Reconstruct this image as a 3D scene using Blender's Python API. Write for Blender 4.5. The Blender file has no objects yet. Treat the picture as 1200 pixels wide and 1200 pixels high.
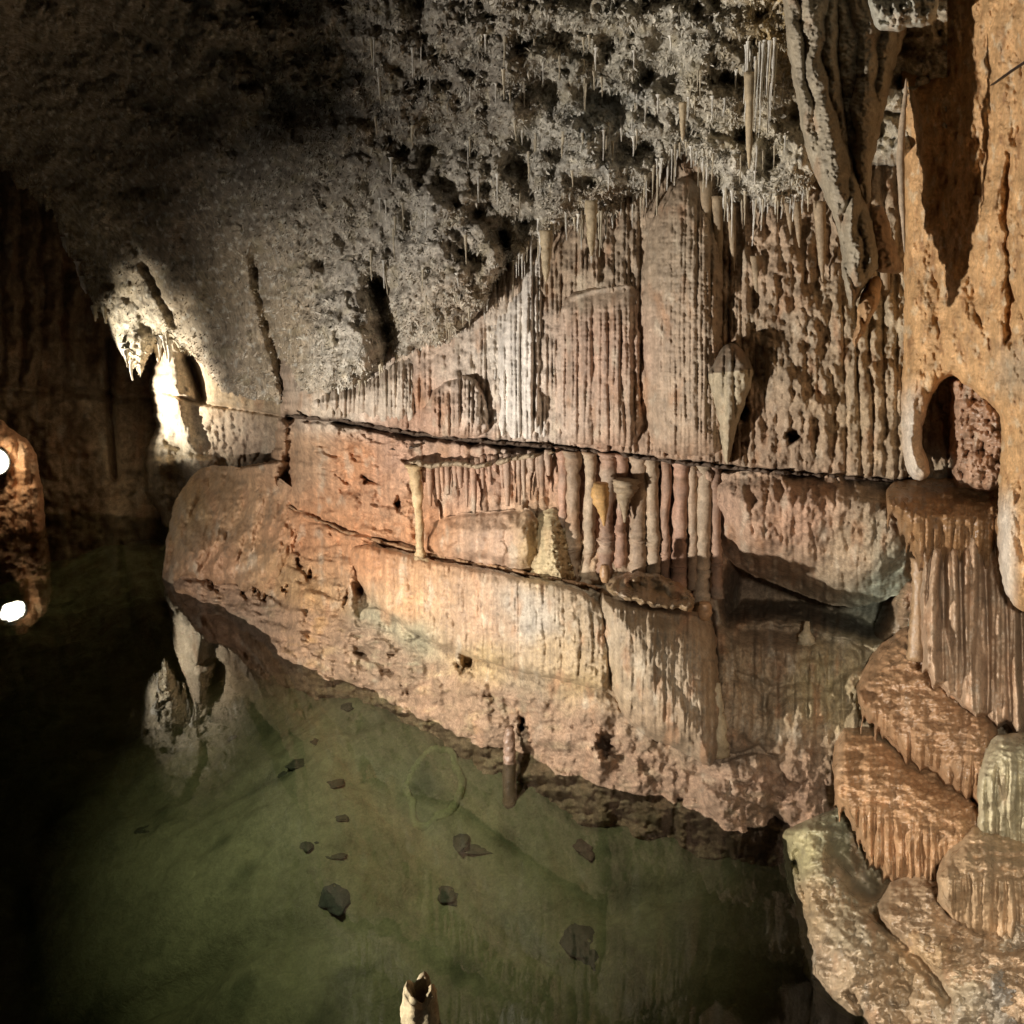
import bpy, math, random
import numpy as np
random.seed(7); RNG = np.random.default_rng(11)
sc = bpy.context.scene
COL = sc.collection
# ------------------------------------------------------------------ camera model (photo pixels 1200 x 1200)
F, TILT, EYE = 1200.0, math.radians(13.36), 3.0
CT, ST = math.cos(TILT), math.sin(TILT)
def ray(px, py):
    a = (np.asarray(px, float) - 600) / F; b = (600 - np.asarray(py, float)) / F
    return a, CT + b * ST, -ST + b * CT
def at(px, py, Y):                       # world point on the ray of a photo pixel at horizontal distance Y
    rx, ry, rz = ray(px, py); k = np.asarray(Y, float) / ry
    return np.stack([rx * k, ry * k, EYE + rz * k], -1)
def planeY(px, py, z):                   # distance at which that ray meets the level z
    rx, ry, rz = ray(px, py); return (z - EYE) / rz * ry
def pt(px, py, Y): return at(px, py, Y)
# ------------------------------------------------------------------ noise
def _h(ix, iy, s):
    n = (ix.astype(np.int64) * 374761393 + iy.astype(np.int64) * 668265263 + s * 974634871) & 0xffffffff
    n = ((n ^ (n >> 13)) * 1274126177) & 0xffffffff
    n = n ^ (n >> 16)
    return (n & 0xffff) / 65535.0
def pn(x, y, s=0):
    x = np.asarray(x, float); y = np.asarray(y, float)
    ix = np.floor(x); iy = np.floor(y); fx = x - ix; fy = y - iy
    u = fx * fx * fx * (fx * (fx * 6 - 15) + 10); v = fy * fy * fy * (fy * (fy * 6 - 15) + 10)
    def g(a, b):
        t = _h(ix + a, iy + b, s) * 6.2831853
        return np.cos(t) * (fx - a) + np.sin(t) * (fy - b)
    n0 = g(0, 0) * (1 - u) + g(1, 0) * u; n1 = g(0, 1) * (1 - u) + g(1, 1) * u
    return (n0 * (1 - v) + n1 * v) * 1.5
def fbm(x, y, o=4, s=0, gain=.5):
    r = 0; a = 1; t = 0
    for i in range(o):
        r = r + a * pn(x, y, s + i * 17); t += a; a *= gain; x = x * 2.03 + 5.1; y = y * 2.03 + 3.7
    return r / t
def worley(x, y, s=0):
    ix = np.floor(x); iy = np.floor(y); d1 = np.full(np.shape(x), 9.); d2 = d1.copy()
    for a in (-1, 0, 1):
        for b in (-1, 0, 1):
            cx = ix + a + .15 + .7 * _h(ix + a, iy + b, s); cy = iy + b + .15 + .7 * _h(ix + a, iy + b, s + 91)
            d = (x - cx) ** 2 + (y - cy) ** 2
            d2 = np.minimum(d2, np.maximum(d1, d)); d1 = np.minimum(d1, d)
    return np.sqrt(d1), np.sqrt(d2)
def nod(x, y, s=0):                      # popcorn bumps 0..1
    d1, d2 = worley(x, y, s); return np.sqrt(np.clip(1 - (d1 / .75) ** 2, 0, 1))
def pipes(x, y, w, s=0, warp=.35, yl=90.):  # organ pipe profile 0..1 with sharp grooves
    q = x / w + warp * pn(x / (w * 3), y / yl, s + 3) + .5 * warp * pn(x / w, y / (yl * .4), s + 5)
    i = np.floor(q); z = np.zeros_like(i); d1 = np.full(q.shape, 9.); d2 = d1.copy()
    for a in (-1, 0, 1, 2, -2):
        c = i + a + .5 + .62 * (_h(i + a, z, s) - .5)
        d = np.abs(q - c); d2 = np.minimum(d2, np.maximum(d1, d)); d1 = np.minimum(d1, d)
    b = np.clip((d2 - d1), 0, 1); return np.clip(b * (2 - b), 0, 1) ** .8
def sm(a, b, x):
    t = np.clip((x - a) / (b - a), 0, 1); return t * t * (3 - 2 * t)
def curve(pts):
    p = np.array(sorted(pts), float); return lambda x: np.interp(x, p[:, 0], p[:, 1])
def bump(X, Y, cx, cy, rx, ry, amp, ang=0, p=1.):
    c, s = math.cos(ang), math.sin(ang); dx = X - cx; dy = Y - cy
    u = (dx * c + dy * s) / rx; v = (-dx * s + dy * c) / ry
    return amp * np.exp(-((u * u + v * v) ** p))
def segd(X, Y, pts):
    d = np.full(np.shape(X), 1e9)
    for (ax, ay), (bx, by) in zip(pts[:-1], pts[1:]):
        ex, ey = bx - ax, by - ay; t = np.clip(((X - ax) * ex + (Y - ay) * ey) / (ex * ex + ey * ey + 1e-9), 0, 1)
        d = np.minimum(d, np.hypot(X - ax - t * ex, Y - ay - t * ey))
    return d
def groove(X, Y, pts, w, amp): return amp * np.exp(-(segd(X, Y, pts) / w) ** 2)
# ------------------------------------------------------------------ smooth interpolation through control points
def tps(ctrl):
    c = np.array(ctrl, float); P = c[:, :2] / 100.; v = c[:, 2]; n = len(c)
    def k(d2): return .5 * d2 * np.log(d2 + 1e-9)
    D = ((P[:, None] - P[None]) ** 2).sum(-1)
    A = np.zeros((n + 3, n + 3)); A[:n, :n] = k(D) + np.eye(n) * .02; A[:n, n] = 1; A[:n, n + 1:] = P; A[n, :n] = 1; A[n + 1:, :n] = P.T
    w = np.linalg.solve(A, np.concatenate([v, [0, 0, 0]]))
    def f(px, py):
        px = np.asarray(px, float); py = np.asarray(py, float)
        x0, x1, y0, y1 = px.min(), px.max() + 1e-3, py.min(), py.max() + 1e-3
        gx = np.linspace(x0, x1, max(2, int((x1 - x0) / 10) + 2)); gy = np.linspace(y0, y1, max(2, int((y1 - y0) / 10) + 2))
        GX, GY = np.meshgrid(gx, gy); r = w[n] + w[n + 1] * GX / 100 + w[n + 2] * GY / 100
        for i in range(n): r = r + w[i] * k((GX / 100 - P[i, 0]) ** 2 + (GY / 100 - P[i, 1]) ** 2)
        u = (px - x0) / (x1 - x0) * (len(gx) - 1); t = (py - y0) / (y1 - y0) * (len(gy) - 1)
        i = np.clip(u.astype(int), 0, len(gx) - 2); j = np.clip(t.astype(int), 0, len(gy) - 2); u = u - i; t = t - j
        return (r[j, i] * (1 - u) + r[j, i + 1] * u) * (1 - t) + (r[j + 1, i] * (1 - u) + r[j + 1, i + 1] * u) * t
    return f
def idw(ctrl, p=3.2):
    c = np.array([[a, b] for a, b, _ in ctrl], float); v = np.array([q for _, _, q in ctrl], float)
    def f(px, py):
        X = px + 26 * fbm(px / 60, py / 60, 3, 71); Y = py + 26 * fbm(px / 60, py / 60, 3, 72)
        num = np.zeros(np.shape(px) + (3,)); den = np.zeros(np.shape(px))
        for (a, b), q in zip(c, v):
            w = 1 / ((X - a) ** 2 + ((Y - b)) ** 2 + 120) ** (p / 2); num += w[..., None] * q; den += w
        return num / den[..., None]
    return f
# ------------------------------------------------------------------ materials
def rock_mat(name, rough=.75, spec=.3, b1=(60, .35), b2=(220, .25), mott=.35, tint=(1, 1, 1), wet=0.0):
    m = bpy.data.materials.new(name); m.use_nodes = True; N = m.node_tree; L = N.links; nd = N.nodes
    p = nd['Principled BSDF']
    at_ = nd.new('ShaderNodeAttribute'); at_.attribute_name = 'Col'
    tc = nd.new('ShaderNodeTexCoord')
    def noise(sc_, det=5, dist=0.):
        n = nd.new('ShaderNodeTexNoise'); n.inputs['Scale'].default_value = sc_; n.inputs['Detail'].default_value = det
        n.inputs['Roughness'].default_value = .62; n.inputs['Distortion'].default_value = dist
        L.new(geo.outputs['Position'], n.inputs['Vector']); return n
    geo = nd.new('ShaderNodeNewGeometry')
    n1 = noise(14, 6, .6); n2 = noise(75, 4)
    mr = nd.new('ShaderNodeMapRange'); mr.inputs[1].default_value = .3; mr.inputs[2].default_value = .7
    mr.inputs[3].default_value = 1 - mott; mr.inputs[4].default_value = 1 + mott * .8; L.new(n1.outputs['Fac'], mr.inputs[0])
    mr2 = nd.new('ShaderNodeMapRange'); mr2.inputs[1].default_value = .3; mr2.inputs[2].default_value = .7
    mr2.inputs[3].default_value = 1 - mott * .8; mr2.inputs[4].default_value = 1 + mott * .6; L.new(n2.outputs['Fac'], mr2.inputs[0])
    mm = nd.new('ShaderNodeMath'); mm.operation = 'MULTIPLY'; L.new(mr.outputs[0], mm.inputs[0]); L.new(mr2.outputs[0], mm.inputs[1])
    vm = nd.new('ShaderNodeVectorMath'); vm.operation = 'SCALE'; L.new(at_.outputs['Color'], vm.inputs[0]); L.new(mm.outputs[0], vm.inputs['Scale'])
    v2 = nd.new('ShaderNodeVectorMath'); v2.operation = 'MULTIPLY'; L.new(vm.outputs[0], v2.inputs[0]); v2.inputs[1].default_value = tint
    L.new(v2.outputs[0], p.inputs['Base Color'])
    p.inputs['Specular IOR Level'].default_value = spec
    if wet:
        r = nd.new('ShaderNodeMapRange'); r.inputs[1].default_value = .35; r.inputs[2].default_value = .65
        r.inputs[3].default_value = rough - wet; r.inputs[4].default_value = rough + .2; L.new(n1.outputs['Fac'], r.inputs[0]); L.new(r.outputs[0], p.inputs['Roughness'])
    else: p.inputs['Roughness'].default_value = rough
    prev = None
    for s_, k_ in (b1, b2):
        nn = noise(s_, 6, .3); bp = nd.new('ShaderNodeBump'); bp.inputs['Strength'].default_value = k_; bp.inputs['Distance'].default_value = .6 / s_ * 2
        L.new(nn.outputs['Fac'], bp.inputs['Height'])
        if prev: L.new(prev.outputs[0], bp.inputs['Normal'])
        prev = bp
    L.new(prev.outputs[0], p.inputs['Normal'])
    return m
M_rock = rock_mat('limestone', .8, .25, b1=(60, .22), b2=(220, .16))
M_flow = rock_mat('dry_flowstone', .6, .35, b1=(55, .2), b2=(190, .14), mott=.28)
M_wet = rock_mat('wet_flowstone', .36, .6, b1=(38, .22), b2=(110, .18), mott=.25, wet=.14)
M_crust = rock_mat('coral_crust', .8, .3, b1=(55, .5), b2=(200, .4), mott=.5)
M_bed = rock_mat('lake_mud', .9, .1, b1=(12, .4), b2=(50, .3), mott=.22)
# ------------------------------------------------------------------ mesh builders
def tag(o, label=None, cat=None, group=None, kind=None):
    if label: o['label'] = label
    if cat: o['category'] = cat
    if group: o['group'] = group
    if kind: o['kind'] = kind
    return o
def link(name, V, faces, mat, col=None, parent=None, smooth=True, origin=None):
    V = np.asarray(V, float).reshape(-1, 3); me = bpy.data.meshes.new(name)
    if parent is not None: og = np.array(parent.matrix_world.translation) if parent.parent is None else None
    if origin is None:
        lo, hi = V.min(0), V.max(0); origin = np.array([(lo[0] + hi[0]) / 2, (lo[1] + hi[1]) / 2, lo[2]])
    origin = np.asarray(origin, float)
    V = V - origin
    if isinstance(faces, np.ndarray):
        k = faces.shape[1]; nf = len(faces)
        me.vertices.add(len(V)); me.vertices.foreach_set('co', V.astype(np.float32).ravel())
        me.loops.add(nf * k); me.loops.foreach_set('vertex_index', faces.astype(np.int32).ravel())
        me.polygons.add(nf); me.polygons.foreach_set('loop_start', np.arange(0, nf * k, k, dtype=np.int32))
        me.polygons.foreach_set('loop_total', np.full(nf, k, np.int32))
        me.update(calc_edges=True)
    else: me.from_pydata(V.tolist(), [], faces)
    me.polygons.foreach_set('use_smooth', np.full(len(me.polygons), smooth))
    if col is not None:
        a = me.color_attributes.new('Col', 'FLOAT_COLOR', 'POINT')
        c = np.ones((len(V), 4), np.float32); c[:, :3] = np.clip(np.broadcast_to(np.asarray(col, float).reshape(-1, 3), (len(V), 3)), .004, .95)
        a.data.foreach_set('color', c.ravel())
    me.update(); me.validate()
    o = bpy.data.objects.new(name, me); COL.objects.link(o); me.materials.append(mat)
    if parent is not None: o.parent = parent; o.location = origin - np.array(parent.location)
    else: o.location = origin
    return o
def quads(ny, nx, keep=None, off=0, flip=False):
    i = np.arange(ny * nx).reshape(ny, nx); q = np.stack([i[:-1, :-1], i[1:, :-1], i[1:, 1:], i[:-1, 1:]], -1)
    if keep is not None: q = q[keep]
    q = q.reshape(-1, 4) + off
    return q[:, ::-1] if flip else q
def compact(V, Fc, C):
    u, inv = np.unique(Fc.ravel(), return_inverse=True); return V[u], inv.reshape(Fc.shape), C[u]
def mg(x0, x1, y0, y1, st): return np.meshgrid(np.arange(x0, x1 + st, st), np.arange(y0, y1 + st, st))
def sheet(name, X, Y, D, C, mat, mask=None, **kw):
    ny, nx = X.shape; V = at(X, Y, D).reshape(-1, 3); C = np.broadcast_to(C, X.shape + (3,)).reshape(-1, 3)
    keep = None
    if mask is not None: keep = mask[:-1, :-1] & mask[1:, :-1] & mask[1:, 1:] & mask[:-1, 1:]
    Fc = quads(ny, nx, keep); V, Fc, C = compact(V, Fc, C)
    return link(name, V, Fc, mat, C, **kw)
def chaikin(p, n=2):
    p = np.array(p, float)
    for _ in range(n):
        q = np.roll(p, -1, 0); p = np.stack([.75 * p + .25 * q, .25 * p + .75 * q], 1).reshape(-1, 2)
    return p
def sdf(X, Y, P):                        # positive inside; also the nearest outline point
    d2 = np.full(X.shape, 1e12); nx = X.copy(); ny = Y.copy(); ins = np.zeros(X.shape, bool)
    for (ax, ay), (bx, by) in zip(P, np.roll(P, -1, 0)):
        ex, ey = bx - ax, by - ay; t = np.clip(((X - ax) * ex + (Y - ay) * ey) / (ex * ex + ey * ey + 1e-9), 0, 1)
        qx = ax + t * ex; qy = ay + t * ey; d = (X - qx) ** 2 + (Y - qy) ** 2; m = d < d2
        d2 = np.where(m, d, d2); nx = np.where(m, qx, nx); ny = np.where(m, qy, ny)
        if ay != by: ins ^= ((ay > Y) != (by > Y)) & (X < ex * (Y - ay) / (ey) + ax)
    d = np.sqrt(d2); return np.where(ins, d, -d), nx, ny
def inflate(name, poly, Yc, R, mat, colf, relief=None, step=1.2, rough=2.5, rs=14., sm_it=2, back=1.0, Rpx=None, soft=False, parent=None, seed=0):
    """closed solid with the given outline, its own distance Yc (number or function), half thickness R metres"""
    P = chaikin(poly, sm_it); x0, y0 = P.min(0) - 4 - rough; x1, y1 = P.max(0) + 4 + rough
    X, Y = mg(x0, x1, y0, y1, step)
    wx = X + rough * fbm(X / rs, Y / rs, 3, seed + 31); wy = Y + rough * fbm(X / rs, Y / rs, 3, seed + 47)
    d, qx, qy = sdf(wx, wy, P); ins = d > 0
    keep = ins[:-1, :-1] | ins[1:, :-1] | ins[1:, 1:] | ins[:-1, 1:]
    X = np.where(ins, X, X + (qx - wx)); Y = np.where(ins, Y, Y + (qy - wy)); d = np.clip(d, 0, None)
    yc = Yc(X, Y) if callable(Yc) else np.full(X.shape, float(Yc))
    rp = Rpx if Rpx else R * F / yc.mean()
    t = np.clip(d / rp, 0, 1); w = R * (t * t * (3 - 2 * t) if soft else np.sqrt(1 - (1 - t) ** 2))
    rl = 0 if relief is None else relief(X, Y, d)
    edge = sm(0, 5, d)
    C = colf(X, Y); C = np.broadcast_to(C, X.shape + (3,)).reshape(-1, 3)
    ny, nx = X.shape
    Vf = at(X, Y, yc - w - rl * edge).reshape(-1, 3); Vb = at(X, Y, yc + w * back + .002).reshape(-1, 3)
    Fc = np.concatenate([quads(ny, nx, keep), quads(ny, nx, keep, ny * nx, True)])
    V, Fc, C = compact(np.concatenate([Vf, Vb]), Fc, np.concatenate([C, C]))
    return link(name, V, Fc, mat, C, parent=parent)
def tube(name, path, mat, col, n=14, seg=26, lump=.12, seed=0, parent=None, close=True):
    """round drip body along a photo path of (px, py, Y, radius px)"""
    p = np.array(path, float); t = np.linspace(0, 1, len(p)); T = np.linspace(0, 1, seg)
    q = np.stack([np.interp(T, t, p[:, k]) for k in range(4)], -1)
    for k in range(4):
        for _ in range(2): q[1:-1, k] = .25 * q[:-2, k] + .5 * q[1:-1, k] + .25 * q[2:, k]
    c = at(q[:, 0], q[:, 1], q[:, 2]); r = q[:, 3] / F * q[:, 2]
    A = np.linspace(0, 2 * math.pi, n, endpoint=False)
    a, tt = np.meshgrid(A, T * 40 * (len(p) + 2) / 8)
    ln = 1 + lump * (1.4 * fbm(np.cos(a) * 1.3 + tt * .33 + seed * 9.7, np.sin(a) * 1.3 + tt * .12, 3, seed) + .8 * pn(tt * .5 + seed, np.zeros_like(tt) + seed, 5))
    rr = r[:, None] * ln
    V = np.stack([c[:, 0:1] + rr * np.cos(a), c[:, 1:2] + rr * np.sin(a), np.repeat(c[:, 2:3], n, 1)], -1).reshape(-1, 3)
    i = np.arange(seg * n).reshape(seg, n); j = np.roll(i, -1, 1)
    Fc = np.stack([i[:-1], i[1:], j[1:], j[:-1]], -1).reshape(-1, 4)
    V = np.concatenate([V, c[:1], c[-1:]]); a0 = seg * n
    Fl = [list(f) for f in Fc] + [[a0, int(i[0, k]), int(j[0, k])] for k in range(n)] + [[a0 + 1, int(j[-1, k]), int(i[-1, k])] for k in range(n)]
    if callable(col):
        cc = col(np.repeat(q[:, 0:1], n, 1), np.repeat(q[:, 1:2], n, 1)).reshape(-1, 3); cc = np.concatenate([cc, cc[:1], cc[-1:]])
    else:
        k = 1 + .22 * fbm(a * 2 + seed, tt * .6, 3, seed + 5)[..., None]; cc = (np.array(col) * k).reshape(-1, 3); cc = np.concatenate([cc, cc[:1], cc[-1:]])
    return link(name, V, Fl, mat, cc, parent=parent)
# ------------------------------------------------------------------ colours
TAN = (.42, .31, .215); PINK = (.43, .27, .19); WHITE = (.66, .60, .52); ORANGE = (.47, .24, .125); YEL = (.43, .31, .17)
BROWN = (.235, .165, .105); GREY = (.40, .37, .31); DK = (.09, .07, .05); RUST = (.32, .15, .07)
WALLC = idw([(430, 460, WHITE), (390, 470, (.5, .42, .33)), (480, 480, PINK), (600, 420, WHITE), (590, 490, (.6, .52, .44)), (640, 300, TAN), (690, 300, (.38, .3, .22)), (700, 420, (.45, .31, .23)),
    (800, 300, (.36, .28, .2)), (800, 460, (.42, .32, .23)), (900, 300, TAN), (920, 420, (.38, .29, .2)), (1000, 480, (.45, .34, .22)), (1040, 350, (.45, .36, .24)), (900, 520, (.36, .26, .18)),
    (350, 530, (.36, .23, .14)), (420, 540, ORANGE), (460, 520, PINK), (560, 560, PINK), (690, 590, (.44, .26, .18)), (760, 610, (.43, .29, .2)), (830, 600, (.42, .28, .2)),
    (930, 610, (.44, .28, .19)), (1000, 650, (.4, .3, .2)), (1040, 690, (.33, .36, .28)), (500, 630, ORANGE), (580, 640, (.4, .27, .19)), (640, 640, YEL), (420, 640, ORANGE), (360, 620, ORANGE),
    (270, 600, (.40, .25, .14)), (220, 600, (.42, .29, .16)), (250, 670, (.33, .19, .11)), (330, 680, (.40, .25, .13)), (360, 720, (.42, .25, .12)), (290, 720, (.20, .15, .10)),
    (480, 700, (.48, .29, .16)), (560, 730, (.40, .27, .18)), (620, 720, (.38, .33, .27)), (660, 760, (.42, .31, .19)), (560, 785, YEL), (680, 800, YEL), (760, 780, (.36, .28, .19)), (720, 740, (.38, .30, .21)),
    (480, 760, (.27, .24, .16)), (440, 730, (.28, .25, .17)), (600, 820, (.27, .21, .14)), (500, 820, (.36, .25, .15)), (700, 850, (.3, .21, .14)), (760, 880, (.28, .2, .13)), (850, 900, (.26, .19, .13)), (900, 820, (.34, .26, .17)),
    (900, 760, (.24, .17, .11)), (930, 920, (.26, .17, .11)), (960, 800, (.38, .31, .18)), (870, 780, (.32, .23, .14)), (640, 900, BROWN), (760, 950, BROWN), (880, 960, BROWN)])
def streak(X, Y, s=0, w=5.5, l=170., k=.42):
    return 1 + k * fbm(X / w, Y / l, 4, 200 + s)[..., None] + .18 * fbm(X / 30, Y / 22, 4, 230 + s)[..., None]
def stainy(X, Y, C, s=0, k=.5):          # rust, grey and pale mineral stains with shapes of their own
    a = sm(.12, .5, fbm(X / 22, Y / 55, 5, 300 + s))[..., None] * k; b = sm(.15, .5, fbm(X / 16, Y / 40, 5, 310 + s))[..., None] * k
    d = sm(.18, .45, fbm(X / 9, Y / 13, 4, 320 + s))[..., None] * k
    C = C * (1 - a) + np.array((.40, .22, .12)) * a; C = C * (1 - b * .8) + np.array((.55, .48, .37)) * b * .8
    return C * (1 - d * .7) + np.array((.13, .10, .07)) * d * .7
def wallcol(X, Y): return stainy(X, Y, WALLC(X, Y) * streak(X, Y), 0, .55)
def mono(c, k=.5, s=0): return lambda X, Y: stainy(X, Y, np.array(c) * streak(X, Y, s), s, k)
# ------------------------------------------------------------------ the main wall
WATER = curve([(120, 640), (190, 690), (250, 700), (300, 738), (345, 766), (400, 795), (450, 815), (510, 848), (560, 866), (620, 886), (700, 914), (760, 936), (830, 957), (920, 962), (1100, 985), (1400, 1000)])
LEDGE = curve([(150, 446), (180, 453), (235, 470), (330, 485), (400, 490), (480, 505), (560, 514), (650, 522), (720, 530), (800, 540), (900, 550), (980, 557), (1060, 562), (1400, 580)])
LEDGE2 = curve([(300, 575), (335, 592), (400, 622), (500, 650), (600, 668), (660, 680), (705, 690), (760, 700)])
LIP = curve([(-200, 250), (0, 200), (60, 250), (90, 320), (150, 428), (165, 436), (185, 405), (230, 420), (260, 460), (320, 472), (365, 478), (420, 452), (465, 425), (520, 405), (560, 370), (590, 330), (620, 300), (660, 268), (700, 262), (740, 250), (770, 205), (800, 182), (820, 195), (850, 240), (900, 246), (945, 240), (960, 200), (1300, 180)])
cw = []
for x in (340, 420, 510, 600, 700, 800, 900, 1000, 1200): y = float(LEDGE(x)); cw.append((x, y, planeY(x, y, 1.97)))
for x in (190, 260, 345, 420, 510, 620, 700, 800, 920, 1100): y = float(WATER(x)); cw += [(x, y, planeY(x, y, 0)), (x, y + 110, planeY(x, y, 0) + .12)]
cw += [(450, 300, 7.6), (340, 330, 9.2), (600, 250, 6.5), (700, 200, 6.1), (800, 140, 5.8), (900, 150, 5.6), (1050, 150, 5.4), (1250, 150, 5.1), (250, 560, 10.7), (330, 600, 8.9), (215, 600, 10.3), (250, 630, 9.8),
       (500, 655, 6.75), (600, 672, 6.1), (700, 692, 5.62), (430, 700, 7.1), (560, 770, 6.25), (700, 800, 5.5), (900, 720, 5.75), (950, 700, 5.75), (950, 830, 5.2), (850, 800, 5.3), (1060, 650, 5.3)]
WB = tps(cw)
X, Y = mg(165, 1240, 130, 1090, 1.25)
D = WB(X, Y)
lw = LEDGE(X) + 3 * pn(X / 17, X * 0, 8); up = sm(4, -3, Y - lw)                    # 1 above the old water line
R = .12 * fbm(X / 60, Y / 60, 4, 1) + .03 * fbm(X / 13, Y / 13, 4, 2)
va = sm(-.25, .3, fbm(X / 45, Y / 70, 3, 14))
a = pipes(X, Y, 15, 4, .35, 220); b = pipes(X, Y, 6, 9, .4, 160)
mU = up * sm(350, 380, X) * sm(900, 850, X)
R += mU * (.035 * a + .022 * b) * (.4 + .8 * va)
mN = up * sm(840, 880, X)
R += mN * ((.022 * nod(X / 15, Y / 24, 3) + .014 * nod(X / 7, Y / 10, 4)) * va + .025 * a * sm(960, 1010, X) + .03 * a * (1 - va) + .05 * fbm(X / 16, Y / 50, 5, 12))
R += up * .07 - .16 * np.exp(-((Y - lw - 5) / 3.2) ** 2) * sm(315, 340, X)          # overhang and slot of the old water line
lo = 1 - up
mP = lo * sm(480, 500, X) * sm(860, 840, X) * sm(LEDGE2(X), LEDGE2(X) - 8, Y)
R += mP * (.035 * pipes(X, Y, 15, 21, .25) - .06)
w2 = LEDGE2(X) + 4 * pn(X / 21, X * 0, 18)
m2 = sm(300, 340, X) * sm(720, 700, X)
R += m2 * (.05 * sm(-2, 5, Y - w2) - .09 * np.exp(-((Y - w2 + 3) / 3.5) ** 2))
mL = lo * sm(500, 470, X)                                                             # layered orange rock at left
R += mL * (.07 * sm(-.14, .16, fbm(X / 55, (Y - .25 * X) / 24, 4, 41)) + .17 * fbm(X / 38, Y / 26, 5, 44) + .07 * nod(X / 36, Y / 26, 43) * sm(430, 380, X))
R += lo * sm(880, 905, X) * sm(690, 640, Y) * .04 * nod(X / 10, Y / 11, 6)
base = sm(0, 30, Y - curve([(200, 640), (330, 690), (430, 712), (480, 748), (560, 780), (650, 806), (710, 830), (800, 880), (1000, 900)])(X))
R += base * (.05 * nod(X / 24, Y / 17, 50) * (.3 + va) + .018 * nod(X / 8, Y / 6, 51) + .10 * fbm(X / 40, Y / 28, 5, 52) - .06)
mR = sm(830, 850, X) * sm(730, 760, Y)
R += mR * (.12 * nod(X / 60, Y / 44, 61) + .03 * a * sm(900, 830, Y) + .07 * fbm(X / 22, Y / 50, 5, 62))
cav = sdf(X + 5 * fbm(X / 14, Y / 14, 3, 63), Y + 5 * fbm(X / 14, Y / 14, 3, 64), chaikin([(842, 712), (846, 660), (882, 640), (930, 650), (1000, 670), (1064, 680), (1066, 748), (1030, 758), (985, 742), (930, 726), (875, 726), (846, 736)], 1))[0]
R -= 1.1 * sm(-2, 26, cav)
R += .06 * np.exp(-((cav + 5) / 4) ** 2) * sm(712, 722, Y) * sm(850, 870, X)
R -= groove(X, Y, [(832, 720), (836, 800)], 5, .2) + groove(X + 4 * fbm(X / 12, Y / 12, 3, 65), Y, [(343, 490), (341, 530), (335, 562)], 9, .7) + groove(X, Y, [(340, 470), (338, 486)], 9, .3)
Xh = X + 9 * fbm(X / 10, Y / 10, 4, 46); Yh = Y + 9 * fbm(X / 10, Y / 10, 4, 47)
for q in ((424, 690, 7, 12), (418, 668, 4, 5), (405, 700, 5, 14), (305, 690, 7, 6), (312, 700, 5, 5), (288, 690, 4, 8), (706, 872, 7, 10), (335, 690, 5, 5), (350, 660, 5, 4), (364, 675, 4, 5), (612, 850, 4, 7), (250, 682, 4, 5), (205, 645, 4, 6),
          (548, 778, 9, 9), (430, 562, 5, 3), (468, 592, 4, 7), (930, 512, 9, 5), (870, 480, 5, 10)):
    R -= bump(Xh, Yh, *q, .24)
R += bump(X, Y, 835, 935, 13, 15, .16) + bump(X, Y, 700, 885, 8, 26, .12) + bump(X, Y, 950, 765, 60, 14, .1) + bump(X, Y, 850, 930, 30, 40, .12) + bump(X, Y, 415, 590, 26, 18, .16) + bump(X, Y, 720, 870, 40, 50, .1)
R += groove(X, Y, [(300, 560), (296, 600), (290, 640)], 6, .12) + groove(X, Y, [(215, 575), (203, 610), (206, 640)], 9, .14) + groove(X, Y, [(410, 680), (412, 715)], 7, .15) + groove(X, Y, [(350, 700), (352, 755)], 9, .15)
for k in range(9):                                                                    # fractures across the orange rock
    y0 = 515 + 17 * k; R -= groove(X, Y + 6 * fbm(X / 20, Y / 20, 3, 45), [(335 + 9 * k, y0), (400 + 7 * k, y0 + 12), (470, y0 + 24 + 3 * k)], 2.2, .03) * va
ed = curve([(130, 330), (480, 328), (540, 316), (552, 250), (560, 222), (600, 203), (640, 197), (690, 190), (760, 187), (1100, 185)])(Y) + 3 * pn(Y / 14, Y * 0, 33) + 9 * fbm(Y / 22, Y * 0, 4, 36) * (Y < 540)
e = np.clip(X - ed, 0, None); roll = 1.6 * np.exp(-e / 6.) * (Y > 500) + .7 * np.exp(-e / 8.) * (Y <= 500)
hood = np.clip(Y - (LEDGE(X) + 60), 0, None)
D = D - R + roll
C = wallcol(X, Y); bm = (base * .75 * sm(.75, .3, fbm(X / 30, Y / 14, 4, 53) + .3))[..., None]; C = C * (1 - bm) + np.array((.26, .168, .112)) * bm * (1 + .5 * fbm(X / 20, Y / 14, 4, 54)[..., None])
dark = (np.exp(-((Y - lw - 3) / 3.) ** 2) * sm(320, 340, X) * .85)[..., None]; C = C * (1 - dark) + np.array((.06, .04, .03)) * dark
mask = (X > ed) & (Y < WATER(X) + 60)
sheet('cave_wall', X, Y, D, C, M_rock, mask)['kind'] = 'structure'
X, Y = mg(1120, 3000, -400, 1700, 7)                                                  # the wall carries on to the right
D = np.interp(X, [1120, 1240, 1500, 2000, 3000], [5.9, 5.6, 4.9, 3.6, 2.0]) - .25 * fbm(X / 90, Y / 110, 5, 71) - .06 * pipes(X, Y, 40, 72, .4, 260) - .07 * fbm(X / 22, Y / 30, 4, 73)
sheet('cave_wall', X, Y, D, stainy(X, Y, np.array((.42, .30, .19)) * streak(X, Y, 8), 8, .5), M_rock)['kind'] = 'structure'
def onwall(off=0.): return lambda X, Y: WB(X, Y) - off
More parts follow.
